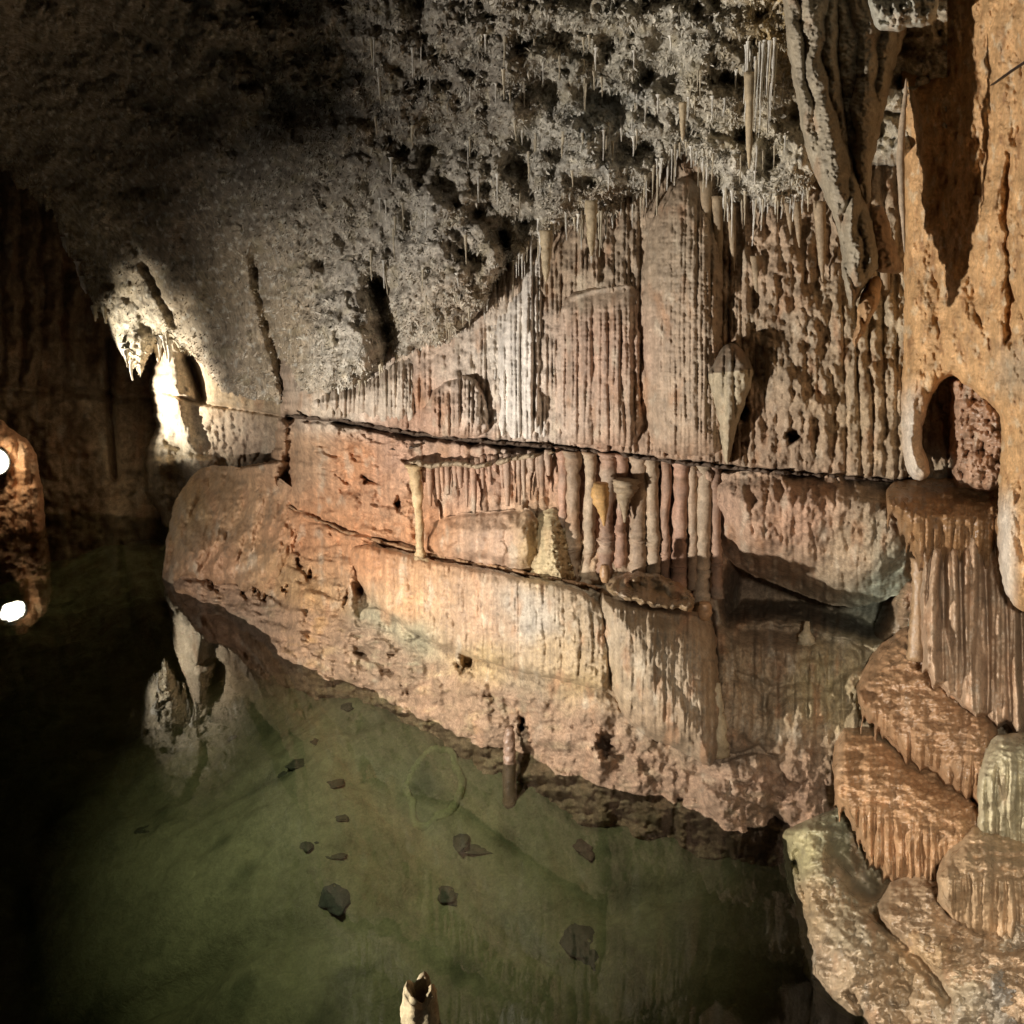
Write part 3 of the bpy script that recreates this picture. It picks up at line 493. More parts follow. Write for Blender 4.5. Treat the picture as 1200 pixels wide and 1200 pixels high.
R -= groove(X, Y, [(985, 1000), (1005, 1025), (1020, 1045)], 13, .22) + groove(X, Y, [(1025, 1070), (1050, 1100), (1090, 1140), (1110, 1170)], 7, .14) + groove(X, Y, [(940, 948), (975, 945)], 6, .2) + groove(X, Y, [(930, 1000), (940, 1040), (945, 1060)], 3, .08)
R -= groove(X, Y, [(1070, 770), (1085, 800), (1110, 830), (1150, 850), (1200, 862)], 18, .5) + groove(X, Y, [(1000, 1170), (1010, 1190)], 6, .1)
for k in range(12): R -= bump(X, Y, 914 + 22 * random.random(), 985 + 34 * random.random(), 3.5, 4, .06)
D = SB(X, Y) - R + 1.2 * np.exp(-np.clip(X - ed, 0, None) / 7.)
C = idw([(930, 990, (.40, .35, .19)), (980, 960, (.32, .30, .19)), (990, 1030, (.30, .26, .17)), (950, 1060, (.36, .26, .15)), (1000, 1100, (.36, .29, .19)), (960, 1120, (.38, .28, .18)), (1080, 1100, (.42, .29, .16)), (1100, 1070, (.34, .19, .09)), (1150, 1140, (.42, .34, .22)), (1190, 1160, (.30, .27, .23)), (1020, 1160, (.40, .29, .18)), (1100, 800, BROWN), (1060, 600, (.3, .2, .11)), (1100, 700, (.35, .24, .15)), (1150, 1000, (.38, .24, .13)), (1180, 900, (.4, .33, .2))])(X, Y)
sheet('flowstone_bank', X, Y, D, stainy(X, Y, C * streak(X, Y, 14, 20, 30), 14, .5), M_wet, (X > ed) & (planeY(X, Y, -1.0) > D * .2))['kind'] = 'structure'
def comb(pts, w, dep, s):                # turn a lower edge into a row of drip tips
    p = np.array(pts, float); L_ = np.concatenate([[0], np.cumsum(np.hypot(*np.diff(p, axis=0).T))]); r = random.Random(s); out = []; u = 0
    while u < L_[-1]:
        st = w * r.uniform(.6, 1.5); d = dep * r.choice((.15, .3, .5, .8, 1.3)) * r.uniform(.7, 1.2)
        for f, k in ((0, 0), (.3, .5), (.42, .95), (.56, 1), (.72, .5)):
            q = min(u + f * st, L_[-1]); out.append((np.interp(q, L_, p[:, 0]), np.interp(q, L_, p[:, 1]) + k * d))
        u += st
    out.append(tuple(p[-1])); return out
def tier(name, label, cat, top, lip, bot, Yb, Yl, mat, colf, w=11, dep=10, amp=.06, s=0, R=.11, rnd=20, topn=.07, group=None, rec=.1, vmin=.45, yl=110., **kw):
    ft, fl0, fb = curve(top), curve(lip), curve(bot); fl = lambda x: fl0(x) + 9 * fbm(x / 24, x * 0, 3, s + 12)
    def base(X, Y):
        t0, l0, b0 = ft(X), fl(X), fb(X); t = np.clip((Y - t0) / np.maximum(l0 - t0, 4), 0, 1)
        yb = Yb(X) if callable(Yb) else Yb; yl = Yl(X) if callable(Yl) else Yl
        q = 1 - (1 - t) ** 1.8
        return yb + (yl - yb) * q + rec * np.clip((Y - l0) / np.maximum(b0 - l0, 6), 0, 1.3)
    def rel(X, Y, d):
        sk = sm(-rnd, rnd, Y - fl(X))
        vm_ = vmin + (1 - vmin) * sm(-.3, .3, fbm(X / 45, Y / 50, 3, s + 6)); return sk * vm_ * 1.25 * (amp * .75 * pipes(X, Y, w, s, .4, yl) + amp * .6 * pipes(X, Y, w * 2.3, s + 5, .5, yl) + amp * .2 * pipes(X, Y, w * .45, s + 2, .5, yl)) + (1 - sk) * topn * fbm(X / 22, Y / 12, 4, s + 3) + .008 * fbm(X / 7, Y / 6, 4, s + 4) + .003 * pn(X / 3, Y / 3, s + 9)
    rb = random.Random(s + 1); dn = []
    for (xa, ya), (xb, yb_) in zip(sorted(bot)[:-1], sorted(bot)[1:]): dn += [(xa, ya), ((xa + xb) / 2, (ya + yb_) / 2 + rb.uniform(-9, 9))]
    dn.append(sorted(bot)[-1])
    poly = list(top) + comb(sorted(dn, key=lambda q: -q[0]), w, dep, s)
    return tag(inflate(name, poly, base, R, mat, colf, rel, Rpx=20, sm_it=1, rough=5., rs=34., seed=s, **kw), label, cat, group)
WB_, WO = (.36, .215, .115), (.42, .25, .13)
tier('flowstone_ledge', 'wet brown flowstone ledge jutting out under the orange arch', 'flowstone tier', [(1038, 566), (1070, 560), (1120, 556), (1200, 560)], [(1038, 590), (1075, 606), (1110, 612), (1150, 610), (1200, 606)],
     [(1038, 600), (1062, 630), (1085, 668), (1100, 655), (1130, 662), (1165, 672), (1200, 690)], 5.05, 4.5, M_wet, mono((.33, .19, .09), .16, 21), 12, 14, .07, 921, rec=.12)
tier('flowstone_curtain', 'pinkish pleated curtain hanging over the black cavity below the brown ledge', 'flowstone curtain', [(1080, 604), (1120, 600), (1172, 604), (1210, 610)], [(1080, 612), (1120, 610), (1172, 612), (1210, 618)],
     [(1080, 772), (1096, 800), (1118, 818), (1150, 836), (1176, 845), (1210, 852)], 4.85, 4.78, M_wet, mono((.46, .32, .21), .5, 22), 24, 12, .15, 931, R=.12, rec=-.34, vmin=.75, yl=260)
o = tube('pillar', [(1078, 655, 4.7, 11), (1078, 690, 4.68, 9), (1076, 730, 4.66, 10), (1074, 772, 4.64, 12)], M_wet, (.38, .25, .14), 14, 26, .2, 76); tag(o, 'short brown pillar at the left edge of the pleated curtain', 'pillar')
for x, y in ((1118, 806), (1136, 820), (1152, 826), (1166, 838)):
    tag(tube('calcite_boss', [(x, y - 12, 4.42, 6), (x, y - 3, 4.38, 10), (x, y + 5, 4.38, 9), (x, y + 12, 4.4, 4)], M_wet, (.40, .22, .12), 14, 14, .15, x), 'glossy reddish knob on the lower hem of the pleated curtain', 'drip knob', 'knobs along the hem of the pleated curtain')
tier('flowstone_tier', 'uppermost wet brown drapery tier of the cascade, fluted below its sloping top', 'flowstone tier', [(1006, 800), (1018, 772), (1035, 752), (1060, 735), (1090, 730), (1120, 760), (1150, 790), (1168, 806)], [(1006, 818), (1030, 838), (1060, 862), (1100, 886), (1130, 898), (1168, 905)],
     [(1006, 822), (1020, 846), (1045, 872), (1080, 898), (1110, 918), (1140, 935), (1168, 946)], lambda x: np.interp(x, [1000, 1170], [5.25, 5.0]), lambda x: np.interp(x, [1000, 1170], [4.72, 4.1]), M_wet, mono(WB_, .16, 23), 13, 16, .08, 941)
tier('flowstone_tier', 'second wet brown drapery tier, wide and ragged, below the uppermost one', 'flowstone tier', [(976, 872), (990, 850), (1025, 850), (1070, 872), (1110, 895), (1150, 912)], [(978, 930), (1005, 948), (1040, 960), (1080, 972), (1115, 985), (1150, 990)],
     [(978, 940), (1000, 970), (1018, 1015), (1045, 1032), (1075, 1040), (1110, 1056), (1150, 1064)], lambda x: np.interp(x, [978, 1150], [5.15, 4.75]), lambda x: np.interp(x, [978, 1150], [4.5, 3.95]), M_wet, mono(WO, .16, 24), 11, 14, .08, 951)
tier('flowstone_tier', 'pale yellow ribbed curtain tier at the right edge above the glossy ledge', 'flowstone tier', [(1146, 900), (1158, 872), (1176, 858), (1215, 862), (1250, 866)], [(1146, 920), (1165, 900), (1190, 895), (1250, 905)],
     [(1146, 985), (1165, 1000), (1190, 1008), (1250, 1012)], 4.15, 3.92, M_wet, mono((.48, .42, .27), .3, 25), 13, 16, .07, 961)
tier('flowstone_tier', 'glossy orange lobe with pale ribs below, third step of the cascade', 'flowstone tier', [(1100, 1010), (1112, 985), (1135, 962), (1150, 955), (1200, 970), (1250, 975)], [(1100, 1030), (1140, 1028), (1180, 1034), (1250, 1040)],
     [(1100, 1056), (1130, 1090), (1160, 1104), (1200, 1112), (1250, 1118)], 4.2, 3.6, M_wet, mono((.45, .31, .18), .16, 26), 12, 12, .06, 971)
tier('flowstone_tier', 'smooth brown bottom lobe of the cascade with a short yellowish fringe', 'flowstone tier', [(1028, 1056), (1044, 1030), (1085, 1014), (1125, 1030), (1150, 1055), (1215, 1080), (1260, 1090)], [(1030, 1072), (1055, 1092), (1085, 1118), (1120, 1150), (1170, 1180), (1260, 1220)],
     [(1030, 1076), (1045, 1096), (1075, 1124), (1100, 1150), (1140, 1180), (1190, 1215), (1260, 1240)], lambda x: np.interp(x, [1030, 1260], [4.4, 3.7]), lambda x: np.interp(x, [1030, 1260], [3.82, 3.0]), M_wet, mono((.40, .28, .17), .16, 27), 9, 6, .03, 981, topn=.07)
# ------------------------------------------------------------------ big orange stalactite with the arch, grey stalactite, needle
OB = tps([(1050, 0, 4.9), (1050, 300, 4.88), (1056, 520, 4.7), (1100, 0, 4.76), (1100, 300, 4.72), (1100, 520, 4.6), (1150, 0, 4.48), (1150, 300, 4.42), (1180, 500, 4.15), (1210, 0, 4.1), (1210, 300, 4.05), (1210, 700, 4.0), (1260, 300, 3.8), (1170, 650, 4.1)])
def orangecol(X, Y):
    C = np.array((.64, .39, .185)) * streak(X, Y, 31, 8, 120, .35)
    a = sm(.1, .45, fbm(X / 9, Y / 30, 5, 331))[..., None] * .6; C = C * (1 - a) + np.array((.30, .14, .06)) * a
    b = sm(.12, .42, fbm(X / 10, Y / 22, 5, 332))[..., None] * .55; C = C * (1 - b) + np.array((.75, .62, .42)) * b
    c = sm(30, 0, np.abs(X - 1068)) * sm(430, 500, Y) + sm(20, 0, np.abs(X - 1178)) * sm(560, 610, Y); c = c[..., None] * .8; C = C * (1 - c) + np.array((.78, .72, .62)) * c
    g = (sm(1150, 1185, X) * sm(380, 430, Y) * sm(480, 440, Y))[..., None] * .6; return C * (1 - g) + np.array((.42, .35, .25)) * g
P('orange_stalactite', 'massive orange stalactite with an arched opening between its two legs', 'stalactite',
  [(1052, -60), (1054, 100), (1060, 250), (1059, 400), (1056, 480), (1056, 525), (1062, 552), (1076, 566), (1092, 556), (1086, 535), (1080, 520), (1083, 490), (1094, 458), (1114, 436), (1132, 452), (1156, 470), (1174, 486), (1173, 520), (1169, 580), (1168, 640), (1176, 695), (1196, 718), (1215, 716), (1270, 700), (1280, -60)],
  0, .2, mat=rock_mat('orange_flowstone', .5, .4, b1=(40, .45), b2=(120, .35), mott=.3), colf=orangecol, base=OB, relief=lambda X, Y, d: .025 * pipes(X, Y, 44, 1001, .5) + .06 * fbm(X / 26, Y / 60, 4, 1003) + .018 * fbm(X / 8, Y / 16, 4, 1004) + .007 * nod(X / 5, Y / 6, 1005) - groove(X + 6 * fbm(X / 20, Y / 20, 3, 1006), Y, [(1182, 180), (1178, 260), (1184, 340), (1180, 400)], 4, .06) + groove(X, Y, [(1098, 452), (1114, 432), (1136, 450), (1172, 482)], 9, .05), Rpx=22, seed=20)
P('drip_fringe', 'brown rotten rock with a drip point inside the orange arch', 'drip fringe',
  [(1110, 438), (1160, 446), (1184, 500), (1182, 540), (1176, 572), (1150, 578), (1128, 570), (1120, 574), (1114, 550), (1112, 510), (1115, 470)], 0, .16, mat=M_wet, colf=mono((.46, .29, .19), .7, 32), base=lambda X, Y: 4.72 - .003 * (X - 1110), relief=knob_relief(1010, .05, 12, .03, 6), Rpx=20, seed=21)
def greycol(s): return lambda X, Y: stainy(X, Y, np.array((.34, .29, .21)) * streak(X, Y, s, 12, 60, .3), s, .35)
gr = bpy.data.objects.new('grey_stalactite', None); COL.objects.link(gr); gr.location = pt(990, 350, 4.25); bpy.context.view_layer.update()
tag(gr, 'long grey drapery stalactite ending in a forked tip beside the orange one', 'stalactite')
GB = lambda dy: (lambda X, Y: 4.28 + dy + .0004 * (300 - Y))
rr = lambda s: (lambda X, Y, d: .05 * pipes(X - .12 * Y, Y, 26, s, .5) + .03 * fbm(X / 16, Y / 20, 4, s + 1) + .012 * fbm(X / 5, Y / 4, 4, s + 2))
inflate('drapery', [(914, -60), (918, 20), (926, 80), (936, 130), (944, 180), (962, 222), (978, 256), (986, 290), (987, 325), (992, 350), (1000, 364), (1008, 345), (1022, 322), (1032, 312), (1030, 280), (1016, 240), (1002, 200), (990, 120), (985, 40), (990, -60)], GB(0), .16, M_flow, greycol(33), rr(1021), Rpx=26, parent=gr, seed=22)
inflate('drapery', [(968, -60), (975, 60), (985, 140), (996, 210), (1012, 244), (1022, 232), (1020, 200), (1030, 160), (1040, 118), (1050, 70), (1066, 30), (1070, -60)], GB(.06), .17, M_flow, greycol(34), rr(1031), Rpx=28, parent=gr, seed=23)
inflate('drapery', [(1016, 250), (1030, 238), (1040, 250), (1046, 280), (1060, 316), (1052, 322), (1040, 318), (1028, 322), (1020, 300)], GB(.05), .09, M_flow, mono((.36, .24, .15), .4, 35), rr(1041), Rpx=14, parent=gr, seed=24)
inflate('tip', [(1006, 352), (1018, 326), (1032, 322), (1033, 350), (1022, 372), (1008, 398), (1001, 410), (1000, 396), (1004, 375)], GB(.02), .05, M_flow, mono((.46, .28, .14), .35, 36), rr(1051), Rpx=12, parent=gr, seed=25)
P('drapery', 'small pale scalloped drapery in the top corner above the grey stalactite', 'drapery',
  [(1012, -40), (1104, -40), (1100, 0), (1096, 24), (1086, 32), (1066, 30), (1056, 38), (1040, 36), (1026, 34), (1018, 10)], 0, .08, mat=M_flow, colf=mono((.46, .44, .36), .3, 37), base=lambda X, Y: 4.05 + 0 * X, relief=knob_relief(1060, .03, 12, .02, 6), Rpx=14, seed=26)
o = tube('needle_stalactite', [(1062, 92, 4.12, .8), (1061, 112, 4.12, 2.4), (1057, 150, 4.12, 3.8), (1055, 190, 4.12, 4.4), (1057, 235, 4.12, 3.6), (1059, 270, 4.12, 2), (1060, 296, 4.12, .8)], M_flow, (.46, .35, .24), 10, 30, .2, 78)
tag(o, 'thin pale needle of calcite hanging before the black shadow', 'stalactite')
Mc = bpy.data.materials.new('black_rubber'); Mc.use_nodes = True; Mc.node_tree.nodes['Principled BSDF'].inputs['Base Color'].default_value = (.02, .012, .01, 1)
tag(tube('cable', [(1162, 100, 3.86, 2.2), (1172, 93, 3.74, 2.6), (1190, 80, 3.66, 3), (1240, 48, 3.5, 3.4)], Mc, (.02, .015, .012), 8, 14, .02, 79), 'dark cable end poking across the orange stalactite near the top edge', 'cable')
# ------------------------------------------------------------------ crust crystals on the ceiling (uncountable)
Pw = at(Xc, Yc_, Dc); du = np.gradient(Pw, axis=1); dv = np.gradient(Pw, axis=0); Nw = np.cross(du, dv); Nw /= np.linalg.norm(Nw, axis=-1, keepdims=True) + 1e-9
tocam = np.array([0, 0, EYE]) - Pw; sg = np.sign((Nw * tocam).sum(-1, keepdims=True)); Nw *= sg
lpc = LIP(Xc) + (9 + 11 * sm(260, 200, Xc)) * fbm(Xc / 13, Xc * 0, 4, 430)
pr = np.where(Yc_ < lpc - 2, 1., 0.) * (.25 + sm(-.2, .3, fbm(Xc / 30, Yc_ / 30, 3, 451))) * sm(-60, 260, Yc_ + .25 * Xc) * (1 + 1.6 * sm(60, 0, lpc - Yc_)) * (1 - .75 * sm(330, 270, Xc) * sm(0, 40, lpc - Yc_))
pr *= np.where((Xc > 925) & (Yc_ < 200), 0, 1); pr = (pr / pr.sum()).ravel()
ns = 62000; idx = RNG.choice(pr.size, ns, p=pr); base = Pw.reshape(-1, 3)[idx]; nn = Nw.reshape(-1, 3)[idx]
dirn = nn * RNG.uniform(.3, 1, (ns, 1)) + RNG.normal(0, .45, (ns, 3)) + np.array([0, 0, -1]) * RNG.uniform(.1, 1.1, (ns, 1)); dirn /= np.linalg.norm(dirn, axis=1, keepdims=True)
dist = base[:, 1:2]; ln = np.minimum(RNG.gamma(2.2, .0062, (ns, 1)) + .006, .06) * (.55 + .06 * np.minimum(dist, 8)); rd = ln * RNG.uniform(.13, .3, (ns, 1))
t1 = np.cross(dirn, RNG.normal(0, 1, (ns, 3))); t1 /= np.linalg.norm(t1, axis=1, keepdims=True); t2 = np.cross(dirn, t1); b0 = base - nn * .006
vs = [b0 + rd * (t1 * math.cos(k * 2.0944) + t2 * math.sin(k * 2.0944)) for k in range(3)] + [b0 + dirn * ln * .6 + rd * .75 * (t1 * math.cos(k * 2.0944 + .5) + t2 * math.sin(k * 2.0944 + .5)) for k in range(3)] + [b0 + dirn * ln]
V = np.stack(vs, 1).reshape(-1, 3); o0 = np.arange(ns)[:, None] * 7
tri = np.concatenate([o0 + np.array(f)[None] for f in ((0, 1, 4), (0, 4, 3), (1, 2, 5), (1, 5, 4), (2, 0, 3), (2, 3, 5), (3, 4, 6), (4, 5, 6), (5, 3, 6))])
cb = ceilcol(Xc, Yc_).reshape(-1, 3)[idx]; k = RNG.uniform(0, 1, (ns, 1)) ** 1.4 * .7; cb = cb * (1 - k) + np.array((.76, .72, .62)) * k
tag(link('crystal_crust', V, tri, M_crust, np.repeat(cb, 7, 0), smooth=False), 'prickly crust of white and grey calcite crystals all over the ceiling', 'crystal crust', None, 'stuff')
# ------------------------------------------------------------------ soda straws: one mesh per kind, copied
def straw_mesh(s):
    seg, n = 12, 7; r = random.Random(s); V = []; Fc = []
    for i in range(seg):
        t = i / (seg - 1); rad = (1 - .72 * t) * (1 + .3 * r.uniform(-1, 1)) * (1.5 if i == 0 else 1)
        for k in range(n):
            a = 6.28318 * k / n; V.append((rad * math.cos(a) + .5 * math.sin(t * 3 + s), rad * math.sin(a), -t))
    for i in range(seg - 1):
        for k in range(n): Fc.append((i * n + k, (i + 1) * n + k, (i + 1) * n + (k + 1) % n, i * n + (k + 1) % n))
    Fc.append(tuple(range((seg - 1) * n, seg * n)))
    return V, Fc
protos = []
for s in range(8):
    V, Fc = straw_mesh(s); g = random.Random(s).uniform(.75, 1.1)
    protos.append((V, Fc, np.array((.62, .54, .40)) * g if s % 2 else np.array((.70, .67, .60)) * g))
first = {}
def straw(px, py, Yd, Lpx, rpx, label, group):
    k = random.randrange(8); kk = (k, group)
    if kk not in first:
        V, Fc, c = protos[k]; o = link('soda_straw', V, Fc, M_flow, c, origin=(0, 0, 0)); first[kk] = o
    else: o = first[kk].copy(); COL.objects.link(o)
    o.location = at(px, py, Yd); s = Yd / F; o.scale = (rpx * s, rpx * s, Lpx * s); o.rotation_euler.z = random.uniform(0, 6)
    tag(o, label, 'stalactite', group)
def ceilY(px, py):
    i = int(np.clip(round((px + 70) / 1.25), 0, Xc.shape[1] - 1)); j = int(np.clip(round((py + 70) / 1.25), 0, Xc.shape[0] - 1)); return float(Dc[j, i])
def lipy(x): return float(LIP(x) + (9 + 11 * float(sm(260, 200, np.float64(x)))) * fbm(np.array([x / 13.]), np.array([0.]), 4, 430)[0])
for k in range(112):
    x = random.uniform(600, 950); y = lipy(x) - random.uniform(8, 20); straw(x, y, ceilY(x, y) - .02, random.choice((14, 18, 24, 30, 42)) * random.uniform(.8, 1.3), random.uniform(1.0, 2.2), 'thin white soda straw in the fringe along the crusted ceiling lip', 'soda straws along the ceiling lip')
for k in range(26):
    x = random.uniform(872, 912); y = random.uniform(40, 75); straw(x, y, ceilY(x, y) - .1, random.uniform(40, 95), random.uniform(.9, 1.7), 'long thin soda straw in the dense cluster beside the grey stalactite', 'cluster of long soda straws')
for k in range(104):
    x = random.uniform(430, 920); y = random.uniform(40, lipy(x) - 25); straw(x, y, ceilY(x, y) - .02, random.uniform(14, 34), random.uniform(.9, 2.0), 'small soda straw sprouting from the prickly ceiling crust', 'small straws scattered over the ceiling')
for k in range(26):
    x = random.uniform(330, 590); y = lipy(x) - random.uniform(4, 16); straw(x, y, ceilY(x, y) - .02, random.uniform(10, 22), random.uniform(1.1, 2.), 'stubby pale drip on the ceiling bosses above the white curtains', 'stubby drips under the ceiling bosses')
for k in range(20):
    x = random.uniform(62, 205); y = lipy(x) - random.uniform(3, 22); straw(x, y, ceilY(x, y) - .03, random.uniform(12, 30), random.uniform(2., 4.2), 'bright knobbly drip on the glaring far end of the ceiling lip', 'knobbly drips on the far end of the ceiling lip')
for (x, y0, y1, r, lb) in ((878, 85, 198, 4.5, 'long yellowish stalactite below the cluster of soda straws'), (800, 120, 165, 3.5, 'short brown finger stalactite in the middle of the crusted ceiling'), (693, 235, 300, 6, 'thick tan finger at the lip above the arched column'), (640, 270, 330, 6, 'pale finger at the lip above the white curtain')):
    yd = ceilY(x, y0) - .12
    tag(tube('stalactite', [(x, y0, yd, r * 1.3), (x, y0 + (y1 - y0) * .4, yd, r), (x, y0 + (y1 - y0) * .8, yd, r * .7), (x, y1, yd, .8)], M_flow, (.5, .4, .26), 12, 24, .25, int(x)), lb, 'stalactite')
# ------------------------------------------------------------------ things in the lake
def stub(px, py_base, py_top, r, label, colr, s, mat=M_wet, name='stalagmite', wide=1.25):
    Yd = float(planeY(px, py_base, 0)); r2 = r
    o = tube(name, [(px, py_top, Yd, r * .55), (px, py_top + (py_base - py_top) * .2, Yd, r * .9), (px, py_top * .4 + py_base * .6, Yd, r), (px, py_base, Yd, r * 1.08), (px, py_base + (py_base - py_top) * .8 + 20, Yd, r * wide)], mat, colr, 18, 34, .22, s)
    return tag(o, label, 'stalagmite')
stub(597, 893, 853, 7.5, 'knobbly brown stalagmite peg rising from the water near the wall', (.26, .17, .12), 81)
stub(704, 908, 868, 8, 'dark stub of rock at the water edge below the fluted drum', (.2, .14, .1), 82)
def hollow_stub(px, pyb, pyt, r, label):
    Yd = 3.62; rm = r / F * Yd; c = at(px, pyt, Yd); zt = c[2]; prof = [(-.9, 1.45), (-.3, 1.25), (0, 1.1), (.06, 1.0), (.12, .95), (zt - .02, .9), (zt, .78), (zt - .01, .6), (zt - .05, .48), (zt - .12, .42), (zt - .2, .2)]
    zz = np.concatenate([np.linspace(a[0], b[0], 7)[:-1] for a, b in zip(prof[:-1], prof[1:])] + [[prof[-1][0]]]); ww = np.concatenate([np.linspace(a[1], b[1], 7)[:-1] for a, b in zip(prof[:-1], prof[1:])] + [[prof[-1][1]]])
    n = 40; A, Z = np.meshgrid(np.linspace(0, 2 * math.pi, n, endpoint=False), zz); Wd = np.repeat(ww[:, None], n, 1)
    lo = 1 + .42 * fbm(np.cos(A) * 1.4 + 3, np.sin(A) * 1.4 + Z * 7, 4, 1101) + .2 * nod(np.cos(A) * 3 + Z * 9, np.sin(A) * 3 + 5, 1102)
    top = sm(-.05, .1, Z); dz = .05 * pn(np.cos(A) * 1.5, np.sin(A) * 1.5 + 7, 1103) * top
    V = np.stack([c[0] + rm * Wd * lo * np.cos(A), c[1] + rm * Wd * lo * np.sin(A), Z + dz], -1).reshape(-1, 3)
    ny = len(zz); i = np.arange(ny * n).reshape(ny, n); j = np.roll(i, -1, 1); Fc = np.stack([i[:-1], j[:-1], j[1:], i[1:]], -1).reshape(-1, 4)
    C = stainy(A * 30, Z * 300, np.ones(A.shape + (3,)) * np.array((.40, .33, .2)), 41, .5).reshape(-1, 3)
    return tag(link('stalagmite', V, Fc, M_rock, C), label, 'stalagmite')
hollow_stub(492, 1230, 1158, 20, 'pale hollow topped stalagmite stub at the bottom edge of the lake')
def stone(px, py, wpx, hpx, ang, s, label, group=None, colr=(.045, .045, .028)):
    c = onbed(px, py); sx = wpx / F * c[1]; sy = hpx / F * c[1] * 1.6; n, q = 30, 17; A, B = np.meshgrid(np.linspace(0, 2 * math.pi, n, endpoint=False), np.linspace(-1.5, 1.5, q))
    x = np.cos(B) * np.cos(A); y = np.cos(B) * np.sin(A); z = np.sin(B); k = 1 + .5 * fbm(x * 1.1 + s, y * 1.1 + z, 3, s)
    ca, sa = math.cos(ang), math.sin(ang); X_ = x * k * sx; Y_ = y * k * sy; V = np.stack([c[0] + X_ * ca - Y_ * sa, c[1] + X_ * sa + Y_ * ca, c[2] + .0 + z * k * min(sx, sy) * .35], -1).reshape(-1, 3)
    i = np.arange(q * n).reshape(q, n); j = np.roll(i, -1, 1); Fc = np.stack([i[:-1], j[:-1], j[1:], i[1:]], -1).reshape(-1, 4)
    tag(link('sunken_stone', V, Fc, M_rock, np.array(colr)), label, 'stone', group)
for k, (x, y, w, h, a) in enumerate([(350, 897, 16, 8, .5), (334, 908, 10, 6, .6), (362, 892, 8, 5, 0), (372, 868, 9, 9, .2), (393, 918, 12, 7, -.3), (403, 957, 11, 7, .6), (346, 955, 7, 4, .1), (170, 973, 13, 6, .3), (358, 988, 9, 12, .2), (376, 986, 11, 4, 0), (392, 1003, 16, 5, 0), (408, 828, 9, 8, 0), (343, 844, 6, 4, .2), (274, 866, 8, 5, 0)]):
    stone(x, y, w, h, a, 1200 + k, 'small dark stone lying on the green lake bed', 'dark stones on the lake bed')
stone(392, 1045, 26, 30, .2, 1230, 'large dark blotch of rock sunk on the lake bed below the small stones', None, (.04, .045, .035))
stone(566, 995, 34, 8, .0, 1231, 'long dark slab of stone lying flat on the lake bed')
stone(540, 985, 10, 16, .0, 1232, 'upright dark lump beside the long sunken slab')
stone(686, 988, 16, 22, .0, 1233, 'rounded brown sunken boulder below the wall foot', None, (.07, .05, .035))
stone(530, 1048, 20, 16, .3, 1234, 'broken dark rock sunk below the long slab', None, (.05, .055, .04))
stone(690, 1110, 30, 30, .4, 1235, 'wide dark sunken rock in the shaded right part of the lake', None, (.05, .05, .04))
# sunken rimstone ring
c = onbed(508, 920); A, B = np.meshgrid(np.linspace(0, 2 * math.pi, 60, endpoint=False), np.linspace(0, 2 * math.pi, 10, endpoint=False)); rr_ = .17 * (1 + .25 * pn(np.cos(A) * 1.2, np.sin(A) * 1.2, 1301))
V = np.stack([c[0] + np.cos(A) * (rr_ + .028 * np.cos(B)), c[1] + np.sin(A) * (rr_ * 1.5 + .028 * np.cos(B)), 0 * A], -1); V[..., 2] = np.vectorize(bedz)(V[..., 0], V[..., 1]) + .004 + .026 * np.sin(B); i = np.arange(600).reshape(10, 60); j = np.roll(i, -1, 1); k_ = np.roll(i, -1, 0); l_ = np.roll(j, -1, 0)
tag(link('rimstone_ring', V.reshape(-1, 3), np.stack([i, j, l_, k_], -1).reshape(-1, 4), M_bed, np.array((.19, .19, .10))), 'pale sunken ring of rimstone on the green lake bed', 'rimstone ring')
# ------------------------------------------------------------------ far left rock with its lamp
P('rock_pillar', 'reddish rock standing in the lake at the left edge beside the lit lamp', 'rock',
  [(-90, 620), (-60, 520), (-20, 500), (0, 488), (12, 502), (26, 512), (40, 520), (48, 560), (54, 612), (50, 640), (-60, 650)], 0, .45, mat=M_flow, colf=mono((.42, .22, .12), .4, 51), base=lambda X, Y: 12.0 + 0 * X, relief=lambda X, Y, d: .05 * pipes(X, Y, 18, 1401) + .12 * fbm(X / 14, Y / 18, 4, 1402), Rpx=24, seed=30)
lampP = at(-6, 541, 11.35)
lp_ = bpy.data.objects.new('floodlight', None); COL.objects.link(lp_); lp_.location = lampP; bpy.context.view_layer.update(); tag(lp_, 'small glaring floodlight by the reddish rock at the left edge of the lake', 'lamp')
Me = bpy.data.materials.new('lit_lens'); Me.use_nodes = True; e_ = Me.node_tree.nodes['Principled BSDF']; e_.inputs['Emission Color'].default_value = (1, .93, .78, 1); e_.inputs['Emission Strength'].default_value = 14
Mm = bpy.data.materials.new('dark_metal'); Mm.use_nodes = True; Mm.node_tree.nodes['Principled BSDF'].inputs['Base Color'].default_value = (.03, .03, .03, 1)
aim = np.array(at(200, 460, 11.8)) - lampP; aim = aim * np.array([1, 1, 1]); aim[1] -= 2.2; aim /= np.linalg.norm(aim)
u1 = np.cross(aim, [0, 0, 1]); u1 /= np.linalg.norm(u1); u2 = np.cross(u1, aim)
def ring(prof, n=20): return np.array([[lampP + aim * a + r * (u1 * math.cos(6.28318 * k / n) + u2 * math.sin(6.28318 * k / n)) for k in range(n)] for a, r in prof])
def lathe(nm, prof, mat, n=20):
    R_ = ring(prof, n); i = np.arange(len(prof) * n).reshape(len(prof), n); j = np.roll(i, -1, 1); return link(nm, R_.reshape(-1, 3), np.stack([i[:-1], j[:-1], j[1:], i[1:]], -1).reshape(-1, 4), mat, parent=lp_)
lathe('housing', [(-.16, .01), (-.16, .09), (-.1, .13), (0, .16), (.02, .165), (.02, .15), (-.01, .145)], Mm)
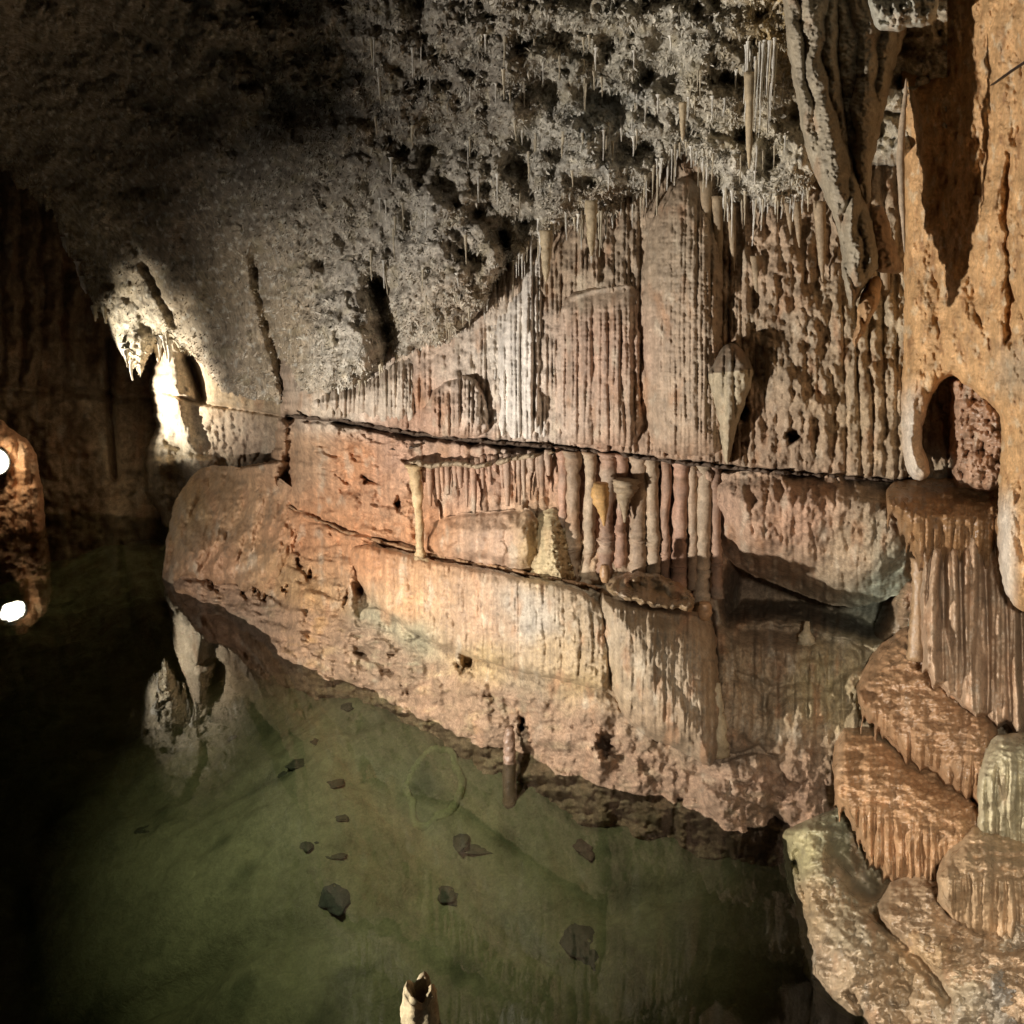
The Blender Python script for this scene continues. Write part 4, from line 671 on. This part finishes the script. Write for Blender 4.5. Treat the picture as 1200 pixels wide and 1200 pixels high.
lathe('lens', [(0, .146), (.012, .1), (.018, .004)], Me)
lathe('bracket', [(-.3, .02), (-.1, .02)], Mm)
# ------------------------------------------------------------------ lights
def spot(name, loc, tgt, watts, ang, blend, color, size=.05):
    l = bpy.data.lights.new(name, 'SPOT'); l.energy = watts; l.spot_size = math.radians(ang); l.spot_blend = blend; l.color = color; l.shadow_soft_size = size
    o = bpy.data.objects.new(name, l); COL.objects.link(o); o.location = loc
    from mathutils import Vector
    o.rotation_euler = (Vector(tgt) - Vector(loc)).to_track_quat('-Z', 'Y').to_euler(); return o
KEY = (-4.3, 2.6, .55)
spot('cave_lamp_key', KEY, (.0, 5.7, .45), 1900, 106, .5, (1, .92, .82), .08)
spot('cave_lamp_far', tuple(lampP + aim * .06), tuple(at(192, 440, 11.5)), 950, 60, 1., (1, .9, .74), .05)
spot('cave_lamp_far_spill', tuple(lampP + np.array([.12, -.22, .12])), tuple(at(22, 560, 11.9)), 24, 110, 1., (1, .88, .6), .06)
spot('cave_lamp_lake', (-2.3, 3.2, 4.1), (-.65, 6.15, -.5), 980, 52, 1., (1, .95, .82), .12)
spot('cave_lamp_walkway', (.5, .2, 3.0), (1.95, 4.4, .35), 600, 43, 1., (1, .92, .8), .08)
w = bpy.data.worlds.new('World'); sc.world = w; w.use_nodes = True; w.node_tree.nodes['Background'].inputs[0].default_value = (1, .85, .65, 1); w.node_tree.nodes['Background'].inputs[1].default_value = .006
# the key lamp gets an added, unseen visor that keeps its beam off the vault
fl = bpy.data.objects.new('floodlight', None); COL.objects.link(fl); fl.location = (KEY[0], KEY[1], KEY[2] - .25); bpy.context.view_layer.update()
tag(fl, 'unseen black floodlight with an added light-blocking plate on the near left shore', 'lamp')
def adir(az, el, r): az, el = math.radians(az), math.radians(el); return np.array(KEY) + r * np.array([math.cos(az) * math.cos(el), math.sin(az) * math.cos(el), math.sin(el)])
va_ = [(112, 6), (92, 8), (78, 14), (66, 22), (56, 24), (46, 25), (37, 27), (30, 31), (22, 41), (8, 45), (-8, 47), (-25, 45)]
nv = len(va_); bk = np.array(KEY) + np.array([-.3, -.24, .2]); fr_ = [adir(a_, e__, .42) for a_, e__ in va_]; up_ = np.array([0, 0, .012])
link('light_blocker', fr_ + [f + up_ for f in fr_] + [bk, bk + up_], [(k, k + 1, 2 * nv) for k in range(nv - 1)] + [(nv + k + 1, nv + k, 2 * nv + 1) for k in range(nv - 1)] + [(k + 1, k, nv + k, nv + k + 1) for k in range(nv - 1)], Mm, parent=fl, smooth=False)  # fan plate added out of view to shade the ceiling from the key spot
kb = np.array(KEY) + np.array([-.16, -.13, 0]); bx = [kb + np.array(q) * .1 for q in ((-1, -1, -1), (1, -1, -1), (1, 1, -1), (-1, 1, -1), (-1, -1, 1), (1, -1, 1), (1, 1, 1), (-1, 1, 1))]
link('housing', bx, [(3, 2, 1, 0), (4, 5, 6, 7), (0, 1, 5, 4), (1, 2, 6, 5), (2, 3, 7, 6), (3, 0, 4, 7)], Mm, parent=fl, smooth=False)
# ------------------------------------------------------------------ camera
cam = bpy.data.cameras.new('camera'); co = bpy.data.objects.new('camera', cam); COL.objects.link(co); co.location = (0, 0, EYE); co.rotation_euler = (math.pi / 2 - TILT, 0, 0)
cam.sensor_width = 36; cam.lens = 36; cam.clip_end = 200; cam.clip_start = .02; sc.camera = co
sc.view_settings.view_transform = 'Standard'; sc.view_settings.look = 'None'; sc.view_settings.exposure = 0
sc.cycles.max_bounces = 6; sc.cycles.transparent_max_bounces = 8
